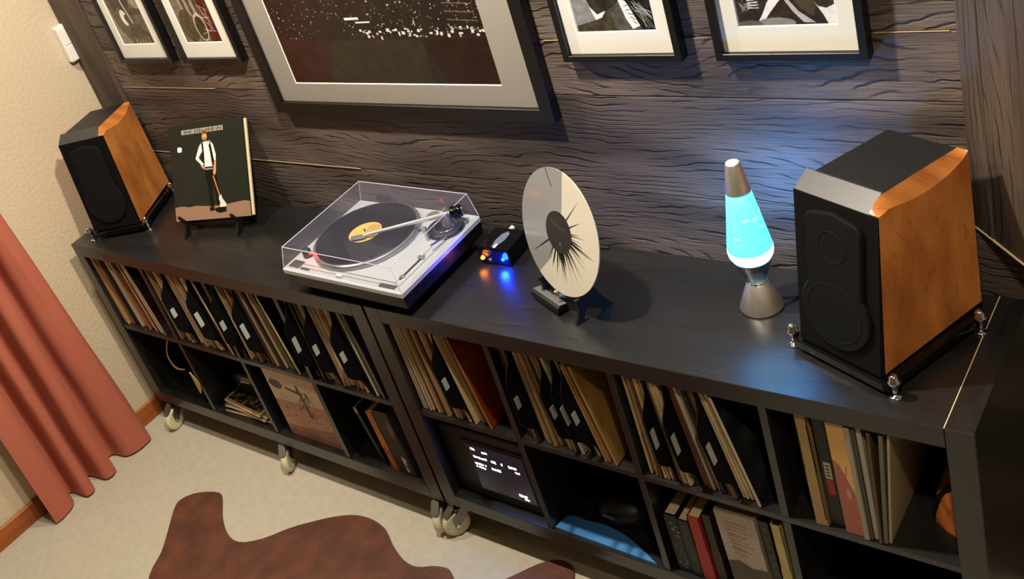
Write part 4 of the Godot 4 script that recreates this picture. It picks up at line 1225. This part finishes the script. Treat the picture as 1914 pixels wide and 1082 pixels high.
func vinyl_mat() -> Material:
	M.vinyl = mat(Color(0.02, 0.02, 0.024), 0.34, 0.0, 0.4)
	return M.vinyl

# a pressed record lying flat: rim, groove field with low ridges, run-out
func vinyl(t: Node3D, r: float, y: float, m: Material, th: float):
	var prof := [Vector2(0.0, y), Vector2(r - 0.001, y), Vector2(r, y + th / 2), Vector2(r - 0.001, y + th)]
	var rr := r - 0.005
	var k := 0
	while rr > r * 0.40:
		prof.append(Vector2(rr, y + th - (0.00025 if k % 2 else 0.0)))
		rr -= 0.0048
		k += 1
	prof.append(Vector2(r * 0.36, y + th))
	prof.append(Vector2(0.0, y + th))
	part("disc", lathem(prof, 96), m, t)

# ==================================================== small things on the top ====================================================
func phono_box():
	var t := thing("phono_preamp", "small glossy black box with blue lights between the turntable and the splatter record", "device", Vector3(1.776, TOP, 0.091), deg_to_rad(1.0))
	part("case", prismm(rrect(Vector2(0, 0.0275), Vector2(0.100, 0.047), 0.005, 4), -0.047, 0.047, Transform3D(), 0.001), M.gloss, t)
	part("front_plate", prismm(rrect(Vector2(0, 0.0265), Vector2(0.096, 0.042), 0.004, 4), 0.047, 0.0495), mat(Color(0.02, 0.03, 0.10), 0.2), t)
	for p in [Vector2(-0.04, -0.035), Vector2(0.04, -0.035), Vector2(-0.04, 0.035), Vector2(0.04, 0.035)]:
		part("foot", discm(0.007, 0.0, 0.0042, 14, Transform3D(Basis(), Vector3(p.x, 0, p.y))), M.blackmatt, t)
	var led := glow(Color(0.10, 0.55, 1.0), 9.0)
	part("indicator_lamp", lathem([Vector2(0, 0), Vector2(0.0045, 0), Vector2(0.0035, 0.003), Vector2(0, 0.004)], 16, Transform3D(Basis(Vector3.RIGHT, PI / 2), Vector3(0.029, 0.022, 0.0495))), led, t)
	omni("indicator_light", t, Vector3(0.029, 0.022, 0.062), Color(0.06, 0.22, 1.0), 0.024, 0.008)
	part("switch", discm(0.004, 0.0, 0.005, 14, Transform3D(Basis(Vector3.RIGHT, PI / 2), Vector3(-0.012, 0.018, 0.0495))), M.chrome, t)
	part("switch", discm(0.003, 0.0, 0.004, 14, Transform3D(Basis(Vector3.RIGHT, PI / 2), Vector3(-0.016, 0.036, 0.0495))), M.chrome, t)
	part("plug_lamp", lathem([Vector2(0, 0), Vector2(0.0065, 0), Vector2(0.005, 0.006), Vector2(0, 0.008)], 16, Transform3D(Basis(Vector3.RIGHT, PI / 2), Vector3(-0.036, 0.021, 0.0495))), glow(Color(1.0, 0.62, 0.16), 2.2), t)
	omni("plug_light", t, Vector3(-0.038, 0.022, 0.066), Color(1.0, 0.55, 0.15), 0.0012, 0.006)
	# silver leaf-shaped badge along the lid, with a white bit put in for a reflection
	part("emblem_and_glint", prismm(P([-0.006, -0.040, 0.006, -0.036, 0.016, -0.004, 0.014, 0.024, 0.004, 0.034, -0.008, 0.020, -0.012, -0.008]), 0.0505, 0.0518, Transform3D(Basis(Vector3.RIGHT, -PI / 2), Vector3.ZERO)), mat(Color(0.62, 0.66, 0.80), 0.25, 0.6), t)
	part("emblem_and_glint", prismm(rrect(Vector2(0.004, -0.034), Vector2(0.008, 0.018), 0.0035, 4), 0.0515, 0.0526, Transform3D(Basis(Vector3.RIGHT, -PI / 2), Vector3.ZERO)), M.white, t)
	part("plug", tubem([Vector3(-0.006, 0.040, -0.048), Vector3(-0.004, 0.042, -0.066)], 0.007, 12), M.white, t)
	tag(part("cable", tubem(smooth_path([Vector3(1.790, TOP + 0.02, 0.040), Vector3(1.80, TOP + 0.012, 0.018), Vector3(1.86, TOP + 0.004, 0.012), Vector3(1.96, TOP + 0.004, 0.02), Vector3(2.05, TOP + 0.004, 0.014)], 6), 0.0032, 8), M.black), "thin black cable running behind the small black box", "cable")

func brush():
	var c := Vector3(2.018, TOP, 0.252)
	var t := thing("record_brush", "small black and silver record brush lying in front of the splatter record", "brush", c, -0.42)
	part("handle", prismm(P([-0.017, 0.008, 0.017, 0.008, 0.012, 0.022, -0.006, 0.026, -0.014, 0.022]), -0.058, 0.058, Transform3D(Basis(Vector3.UP, PI / 2), Vector3.ZERO), 0.001), mat(Color(0.05, 0.05, 0.052), 0.3), t)
	part("top_plate", prismm(P([-0.007, 0.0262, 0.012, 0.0222, 0.0125, 0.0232, -0.0065, 0.0272]), -0.057, 0.057, Transform3D(Basis(Vector3.UP, PI / 2), Vector3.ZERO)), M.brushed, t)
	part("bristles", boxm(Vector3(0, 0.0042, 0.004), Vector3(0.108, 0.0084, 0.016), 0.001), M.blackmatt, t)

func lp_on_stand():
	# splatter record, tilted back on a small black stand
	var k := 1.040
	var cam := Vector3(3.4382, 2.2791, 1.8536)
	var c := cam + (Vector3(2.131, 1.012, 0.281) - cam) * k
	var r := 0.1505 * k
	var yaw := deg_to_rad(-23.6)
	var lean := deg_to_rad(16.1)
	var t := thing("splatter_record", "grey and white record with black splatter, tilted upright on a black stand", "record", c, yaw, "")
	var bx := Basis(Vector3.UP, yaw) * Basis(Vector3.RIGHT, -lean) * Basis(Vector3.RIGHT, PI / 2)
	t.transform = Transform3D(bx, c)
	var sm := 512
	var im := canvas(sm, sm, Color(0.80, 0.78, 0.71))
	poly(im, P([0.0, 0.0, 0.56, 0.0, 0.545, 0.30, 0.50, 0.5, 0.40, 0.74, 0.16, 1.0, 0.0, 1.0]), Color(0.53, 0.54, 0.54))
	var R2 := RandomNumberGenerator.new()
	R2.seed = 5
	for n in 64:
		var a := R2.randf_range(-0.3, 1.9) if n % 6 else R2.randf_range(-1.2, 2.6)
		var l := R2.randf_range(0.24, 0.36) if n % 5 else R2.randf_range(0.36, 0.48)
		var d := Vector2(cos(a), sin(a))
		var nn := Vector2(-d.y, d.x)
		var w := R2.randf_range(0.002, 0.010)
		poly(im, [Vector2(0.5, 0.5) + d * 0.15 + nn * w, Vector2(0.5, 0.5) + d * l, Vector2(0.5, 0.5) + d * 0.15 - nn * w], Color(0.10, 0.10, 0.10), 0.9)
	stroke(im, Vector2(0.34, 0.03), Vector2(0.42, 0.16), 0.008, Color(0.08, 0.08, 0.08))
	var dm := printm(im, 0.12)
	var prof := prismm(circle(Vector2.ZERO, r, 96), -0.0011, 0.0011, Transform3D(Basis(Vector3.RIGHT, -PI / 2), Vector3.ZERO), 0.0004, true)
	part("disc", prof, dm, t)
	var li := canvas(160, 160, Color(0.13, 0.125, 0.11))
	for n in 9: poly(li, rrect(Vector2(0.22 + 0.06 * n, 0.30 + 0.012 * n), Vector2(0.035, 0.05), 0.008, 2), Color(0.30, 0.29, 0.27))
	for n in 7: poly(li, rrect(Vector2(0.30 + 0.06 * n, 0.38 + 0.01 * n), Vector2(0.03, 0.02), 0.006, 2), Color(0.24, 0.23, 0.21))
	poly(li, rrect(Vector2(0.55, 0.76), Vector2(0.02, 0.06), 0.006, 2), Color(0.60, 0.58, 0.55))
	poly(li, rrect(Vector2(0.57, 0.80), Vector2(0.06, 0.015), 0.004, 2), Color(0.60, 0.58, 0.55))
	part("paper_label", prismm(circle(Vector2.ZERO, 0.050 * k, 40), 0.0011, 0.0015, Transform3D(Basis(Vector3.RIGHT, -PI / 2), Vector3.ZERO)), printm(li, 0.5), t)
	# stand: two side legs with hooks joined by a bar, plus a back prop
	var s := thing("record_stand", "black stand with a clear front peg holding the splatter record", "stand", Vector3(c.x, TOP, c.z), yaw)
	var bot := c.y - TOP - r * cos(lean)
	var zb := r * sin(lean)
	for sx in [-1.0, 1.0]:
		var xo: float = sx * 0.075
		var drop := r - sqrt(r * r - xo * xo)
		var yb := bot + drop * cos(lean)
		var zf := zb - drop * sin(lean)
		# leg: hook in front, foot behind
		var outl := smooth_path(P([zf + 0.014, yb - 0.004, zf + 0.012, yb * 0.45, zf + 0.028, 0.0]), 4)
		outl.append_array([Vector2(zf + 0.008, 0.0), Vector2(zf - 0.010, yb * 0.45), Vector2(zf - 0.058, 0.0)])
		outl.append_array(smooth_path(P([zf - 0.085, 0.0, zf - 0.070, 0.014, zf - 0.034, yb + 0.030, zf - 0.042, yb + 0.085]), 4))
		outl.append_array([Vector2(zf - 0.033, yb + 0.090), Vector2(zf - 0.013, yb + 0.012), Vector2(zf - 0.003, yb - 0.004)])
		part("leg", prismm(outl, -0.004, 0.004, Transform3D(Basis(Vector3(0, 0, 1), Vector3(0, 1, 0), Vector3(-1, 0, 0)), Vector3(xo, 0, 0)), 0.0006), M.black, s)
	part("crossbar", boxm(Vector3(0, bot * 0.55, zb - 0.014), Vector3(0.15, 0.014, 0.010), 0.002), M.black, s)
	var gm := mat(Color(0.9, 0.92, 0.95, 0.35), 0.08)
	gm.transparency = BaseMaterial3D.TRANSPARENCY_ALPHA
	part("peg", tubem([Vector3(0, bot * 0.60, zb - 0.012), Vector3(0, bot - 0.007, zb + 0.003), Vector3(0, bot - 0.004, zb + 0.010), Vector3(0, bot + 0.010, zb + 0.011)], 0.0045, 10), M.brushed, s).set_meta("label", "small bright front peg")

func album_on_easel():
	var k := 1.040
	var cam := Vector3(3.4382, 2.2791, 1.8536)
	var c := cam + (Vector3(0.726, 1.0, 0.17) - cam) * k
	var h := 0.315 * k
	var yaw := deg_to_rad(13.97)
	var lean := deg_to_rad(30.5)
	var bs := Basis(Vector3.UP, yaw) * Basis(Vector3.RIGHT, -lean) * Basis(Vector3.BACK, deg_to_rad(1.16))
	var t := thing("record_album", "dark green album with a standing guitarist on its cover, leaning on a small easel", "record", c)
	t.transform = Transform3D(bs, c)
	var im := canvas(384, 384, Color(0.105, 0.135, 0.105))
	# faint ring worn into the cover, sandy ground, title strip, sticker
	for q in 90:
		var a := lerpf(-1.1, 1.3, q / 89.0)
		ell(im, Vector2(0.50, 0.52) + Vector2(cos(a), sin(a)) * 0.44, Vector2(0.004, 0.004), Color(0.10, 0.12, 0.085), 0.5)
	poly(im, smooth_path(P([0, 0.855, 0.10, 0.845, 0.20, 0.86, 0.30, 0.85, 0.45, 0.865, 0.70, 0.86, 0.85, 0.845, 1.0, 0.85, 1.0, 1.0, 0, 1.0]), 2), Color(0.58, 0.45, 0.36))
	poly(im, P([0.18, 0.055, 0.74, 0.055, 0.74, 0.105, 0.18, 0.105]), Color(0.62, 0.60, 0.56))
	for q in 26: poly(im, rrect(Vector2(0.20 + 0.0205 * q, 0.080), Vector2(0.012, 0.02 + 0.012 * (q % 3)), 0.003, 1), Color(0.22, 0.20, 0.18), 0.8 if q % 7 else 0.0)
	poly(im, rrect(Vector2(0.135, 0.255), Vector2(0.062, 0.055), 0.018, 4), Color(0.92, 0.93, 0.92))
	# the figure: trousers, shirt, waistcoat, arms, head, guitar
	var skin := Color(0.82, 0.58, 0.42)
	poly(im, P([0.445, 0.455, 0.565, 0.455, 0.60, 0.56, 0.615, 0.72, 0.625, 0.86, 0.575, 0.87, 0.565, 0.72, 0.545, 0.60, 0.53, 0.72, 0.535, 0.88, 0.485, 0.88, 0.475, 0.70, 0.455, 0.56]), Color(0.018, 0.018, 0.018))
	poly(im, P([0.435, 0.205, 0.555, 0.195, 0.575, 0.27, 0.565, 0.46, 0.445, 0.46, 0.432, 0.30]), Color(0.88, 0.89, 0.88))
	poly(im, P([0.435, 0.21, 0.458, 0.205, 0.462, 0.33, 0.452, 0.455, 0.432, 0.455]), Color(0.03, 0.03, 0.03))
	poly(im, P([0.525, 0.20, 0.558, 0.20, 0.575, 0.30, 0.570, 0.46, 0.555, 0.45, 0.545, 0.33]), Color(0.03, 0.03, 0.03))
	poly(im, P([0.435, 0.21, 0.40, 0.245, 0.345, 0.355, 0.345, 0.375, 0.43, 0.455, 0.445, 0.43, 0.385, 0.36, 0.44, 0.29]), Color(0.90, 0.90, 0.88))
	poly(im, P([0.405, 0.425, 0.455, 0.465, 0.44, 0.485, 0.40, 0.445]), skin)
	poly(im, P([0.555, 0.20, 0.590, 0.235, 0.615, 0.34, 0.610, 0.40, 0.585, 0.40, 0.575, 0.33]), Color(0.90, 0.90, 0.88))
	poly(im, P([0.588, 0.40, 0.612, 0.40, 0.595, 0.53, 0.570, 0.56, 0.555, 0.53]), skin)
	ell(im, Vector2(0.485, 0.145), Vector2(0.034, 0.048), skin)
	poly(im, P([0.45, 0.14, 0.455, 0.095, 0.49, 0.08, 0.52, 0.10, 0.518, 0.125, 0.47, 0.115]), Color(0.46, 0.26, 0.12))
	poly(im, P([0.468, 0.165, 0.505, 0.165, 0.495, 0.20, 0.475, 0.20]), Color(0.60, 0.36, 0.22))
	poly(im, P([0.50, 0.215, 0.545, 0.20, 0.548, 0.235, 0.51, 0.235]), Color(0.80, 0.80, 0.80))
	poly(im, P([0.45, 0.475, 0.56, 0.475, 0.56, 0.492, 0.45, 0.492]), Color(0.55, 0.52, 0.46))
	stroke(im, Vector2(0.555, 0.56), Vector2(0.622, 0.79), 0.018, Color(0.72, 0.48, 0.22))
	poly(im, smooth_path(P([0.60, 0.79, 0.635, 0.755, 0.65, 0.80, 0.69, 0.85, 0.68, 0.89, 0.61, 0.89, 0.615, 0.84]), 3), Color(0.88, 0.84, 0.80))
	poly(im, P([0.60, 0.885, 0.69, 0.885, 0.69, 0.935, 0.60, 0.945, 0.555, 0.93, 0.53, 0.90]), Color(0.03, 0.025, 0.022))
	poly(im, P([0.47, 0.88, 0.54, 0.885, 0.53, 0.915, 0.475, 0.92]), Color(0.03, 0.025, 0.022))
	part("cover", boxm(Vector3(0, 0, -0.002), Vector3(h, h, 0.004), 0.0006), M.blackmatt, t)
	part("cover_print", prismm(P([-h / 2 + 0.0008, -h / 2 + 0.0008, h / 2 - 0.0008, -h / 2 + 0.0008, h / 2 - 0.0008, h / 2 - 0.0008, -h / 2 + 0.0008, h / 2 - 0.0008]), 0.0, 0.0005), printm(im, 0.36), t)
	part("inner_sleeve", boxm(Vector3(0.010, -0.002, -0.010), Vector3(h - 0.006, h - 0.008, 0.010), 0.002), mat(Color(0.86, 0.79, 0.64), 0.6), t).set_meta("label", "cream inner sleeves showing at the right edge")
	# little black easel: two legs with hooks, a bar and a rear prop
	var s := thing("album_easel", "small black easel with two hooked legs under the dark green album", "easel", Vector3(c.x, TOP, c.z), yaw)
	var bot := c.y - TOP - h / 2 * cos(lean)
	var zb := h / 2 * sin(lean)
	for sx in [-1.0, 1.0]:
		var o := P([zb + 0.026, bot + 0.034, zb + 0.031, bot + 0.030, zb + 0.016, bot - 0.006, zb + 0.040, 0.010, zb + 0.050, 0.0, zb + 0.014, 0.0, zb + 0.004, bot * 0.5, zb - 0.055, 0.0, zb - 0.075, 0.0, zb - 0.024, bot - 0.016, zb - 0.14, bot + 0.150, zb - 0.132, bot + 0.158, zb - 0.0205, bot - 0.0115, zb + 0.003, bot + 0.0002, zb + 0.008, bot + 0.004])
		part("leg", prismm(o, -0.005, 0.005, Transform3D(Basis(Vector3(0, 0, 1), Vector3(0, 1, 0), Vector3(-1, 0, 0)), Vector3(sx * 0.112, 0, 0)), 0.0006), M.black, s)
	part("crossbar", boxm(Vector3(0, bot * 0.55, zb - 0.008), Vector3(0.224, 0.012, 0.008), 0.002), M.black, s)

func lava_lamp():
	var c := Vector3(2.500, TOP, 0.138)
	var t := thing("lava_lamp", "glowing blue lava lamp with a brushed metal base and cap", "lamp", c)
	part("base", lathem([Vector2(0, 0.0), Vector2(0.044, 0.0), Vector2(0.0465, 0.002), Vector2(0.0465, 0.005), Vector2(0.022, 0.068), Vector2(0.0205, 0.0695), Vector2(0.0, 0.0690)], 48), M.brushed, t)
	# lower clear cup between base and glowing wax
	var cup := mat(Color(0.06, 0.22, 0.32, 0.55), 0.1)
	cup.transparency = BaseMaterial3D.TRANSPARENCY_ALPHA
	part("lower_glass", lathem([Vector2(0.0195, 0.0698), Vector2(0.026, 0.088), Vector2(0.034, 0.110), Vector2(0.0415, 0.131)], 48), cup, t)
	part("collar", lathem([Vector2(0.0185, 0.0690), Vector2(0.0215, 0.0690), Vector2(0.0225, 0.0735), Vector2(0.0200, 0.0735)], 48), M.chrome, t)
	# bright wax pooled at the bottom, cyan liquid above
	part("wax", lathem([Vector2(0.0, 0.128), Vector2(0.030, 0.128), Vector2(0.0405, 0.133), Vector2(0.0462, 0.144), Vector2(0.0478, 0.155), Vector2(0.0470, 0.163), Vector2(0.030, 0.167), Vector2(0.0, 0.166)], 48), glow(Color(0.80, 0.96, 1.0), 1.7), t)
	part("liquid", lathem([Vector2(0.0, 0.1640), Vector2(0.0468, 0.1632), Vector2(0.0458, 0.172), Vector2(0.0405, 0.205), Vector2(0.0335, 0.250), Vector2(0.0255, 0.302), Vector2(0.0, 0.303)], 48), glow(Color(0.38, 0.92, 1.0), 1.12), t)
	for q in [[-0.35, 0.246, 0.010], [0.25, 0.243, 0.011], [0.9, 0.252, 0.009], [-1.0, 0.205, 0.008], [0.5, 0.222, 0.006]]:
		var yy: float = q[1]
		var rad: float = 0.0405 + (yy - 0.205) * (0.0335 - 0.0405) / 0.045 - 0.0006
		var an: float = q[0] + 0.93
		part("wax_blob", lathem([Vector2(0, -0.5), Vector2(0.6, -0.45), Vector2(1.0, 0.0), Vector2(0.6, 0.4), Vector2(0, 0.5)], 14, Transform3D(Basis(Vector3.UP, an) * Basis.from_scale(Vector3(q[2], q[2] * 0.9, 0.0016)), Vector3(rad * sin(an), yy, rad * cos(an)))), glow(Color(0.55, 0.95, 1.0), 1.25), t)
	part("cap", lathem([Vector2(0.0, 0.3025), Vector2(0.0262, 0.3025), Vector2(0.0262, 0.3045), Vector2(0.0150, 0.370), Vector2(0.0140, 0.3715), Vector2(0.0, 0.3715)], 48), M.brushed, t)
	part("cap_top", discm(0.0136, 0.3714, 0.3722, 32, Transform3D(), 0.0003), M.white, t)
	omni("glow_light", t, Vector3(0, 0.20, 0), Color(0.20, 0.60, 1.0), 0.13, 0.035)
	tag(part("cable", tubem(smooth_path([c + Vector3(0.038, 0.012, -0.022), c + Vector3(0.06, 0.004, -0.04), c + Vector3(0.085, 0.004, -0.08), c + Vector3(0.10, 0.004, -0.125)], 6), 0.0028, 8), M.black), "black power cord running from the lava lamp to the wall", "cable")

# ==================================================== curtain and rug ====================================================
func curtain():
	var p := P([-0.088, 0.470, -0.030, 0.480, 0.004, 0.502, 0.008, 0.545, -0.002, 0.585, -0.030, 0.612, -0.090, 0.622, -0.106, 0.640, -0.098, 0.662, -0.050, 0.668, -0.012, 0.676, 0.004, 0.688, 0.010, 0.712, -0.006, 0.732, -0.050, 0.738, -0.102, 0.746, -0.104, 0.764, -0.050, 0.770, -0.006, 0.788, 0.000, 0.812, -0.020, 0.826, -0.098, 0.832, -0.104, 0.850, -0.050, 0.860, -0.020, 0.893, -0.016, 0.930, -0.018, 0.968])
	var path := smooth_path(p, 5)
	var st := ST()
	st.set_smooth_group(0)
	var ys := []
	for i in 25: ys.append(FLOOR + 0.010 + 2.4 * i / 24.0)
	var nz := noise(61, 1.0, 2)
	var V := func(i: int, k: int, off: float) -> Vector3:
		var q: Vector2 = path[i]
		var y: float = ys[k]
		var e: Vector2 = (path[mini(i + 1, path.size() - 1)] - path[maxi(i - 1, 0)]).normalized()
		var w := 0.006 * nz.get_noise_2d(q.y * 12.0, y * 2.2)
		var lean := 0.066 * clampf((0.69 - q.y) / 0.21, 0.0, 1.0) * clampf((y - FLOOR) / 1.13, 0.0, 1.6)
		return Vector3(q.x + w - e.y * off, y, q.y + w + lean + e.x * off)
	for i in path.size() - 1:
		for k in ys.size() - 1:
			quad(st, V.call(i + 1, k, 0.0), V.call(i, k, 0.0), V.call(i, k + 1, 0.0), V.call(i + 1, k + 1, 0.0), Vector2(path[i + 1].y, -ys[k]), Vector2(path[i].y, -ys[k]), Vector2(path[i].y, -ys[k + 1]), Vector2(path[i + 1].y, -ys[k + 1]))
			quad(st, V.call(i, k, 0.003), V.call(i + 1, k, 0.003), V.call(i + 1, k + 1, 0.003), V.call(i, k + 1, 0.003))
	st.set_smooth_group(-1)
	for i in path.size() - 1:
		quad(st, V.call(i, 0, 0.0), V.call(i + 1, 0, 0.0), V.call(i + 1, 0, 0.003), V.call(i, 0, 0.003))
	for i in [0, path.size() - 1]:
		for k in ys.size() - 1:
			if i == 0: quad(st, V.call(0, k, 0.0), V.call(0, k, 0.003), V.call(0, k + 1, 0.003), V.call(0, k + 1, 0.0))
			else: quad(st, V.call(i, k, 0.003), V.call(i, k, 0.0), V.call(i, k + 1, 0.0), V.call(i, k + 1, 0.003))
	var m := mat(Color(0.70, 0.38, 0.29), 0.85)
	m.rim_enabled = true
	m.rim = 0.2
	m.rim_tint = 0.7
	tag(part("curtain", st, m), "terracotta curtain hanging in folds down to the floor along the beige wall", "curtain")

func rug():
	var o := P([0.574, 0.967, 0.535, 0.88, 0.478, 0.80, 0.415, 0.715, 0.408, 0.675, 0.440, 0.632, 0.500, 0.600, 0.548, 0.592, 0.585, 0.618, 0.640, 0.668, 0.715, 0.714, 0.790, 0.726, 0.865, 0.680, 0.930, 0.605, 0.997, 0.547, 1.060, 0.500, 1.125, 0.470, 1.195, 0.464, 1.262, 0.480, 1.325, 0.520, 1.395, 0.552, 1.450, 0.556, 1.500, 0.532, 1.550, 0.522, 1.590, 0.545, 1.640, 0.560, 1.700, 0.520, 1.748, 0.463, 1.790, 0.405, 1.830, 0.368, 1.870, 0.360, 1.905, 0.378, 1.935, 0.44, 1.99, 0.56, 2.08, 0.66, 2.12, 0.85, 2.05, 1.15, 2.18, 1.45, 2.30, 1.62, 2.18, 1.75, 1.9, 1.66, 1.6, 1.74, 1.30, 1.70, 1.05, 1.78, 0.80, 1.74, 0.72, 1.60, 0.80, 1.35, 0.70, 1.12])
	var path := smooth_path(o, 3, true)
	# y-up sheet from a plan outline; prism extrudes along its local z, turned to point up
	var flip := []
	for q in path: flip.append(Vector2(q.x, -q.y))
	var m := mat(Color(1, 1, 1), 0.55)
	m.albedo_texture = noisetex(71, 0.012, 5, false, Color(0.27, 0.14, 0.085), Color(0.41, 0.22, 0.12))
	m.uv1_triplanar = true
	m.uv1_scale = Vector3(1.4, 1.4, 1.4)
	m.normal_enabled = true
	m.normal_texture = noisetex(72, 0.10, 3, true, Color.BLACK, Color.WHITE, 0.4)
	m.rim_enabled = true
	m.rim = 0.3
	tag(part("cowhide_rug", prismm(flip, 0.0, 0.007, Transform3D(Basis(Vector3.RIGHT, -PI / 2), Vector3(0, FLOOR + 0.0005, 0)), 0.003, true), m), "reddish brown cowhide rug lying on the pale floor in front of the shelves", "rug")
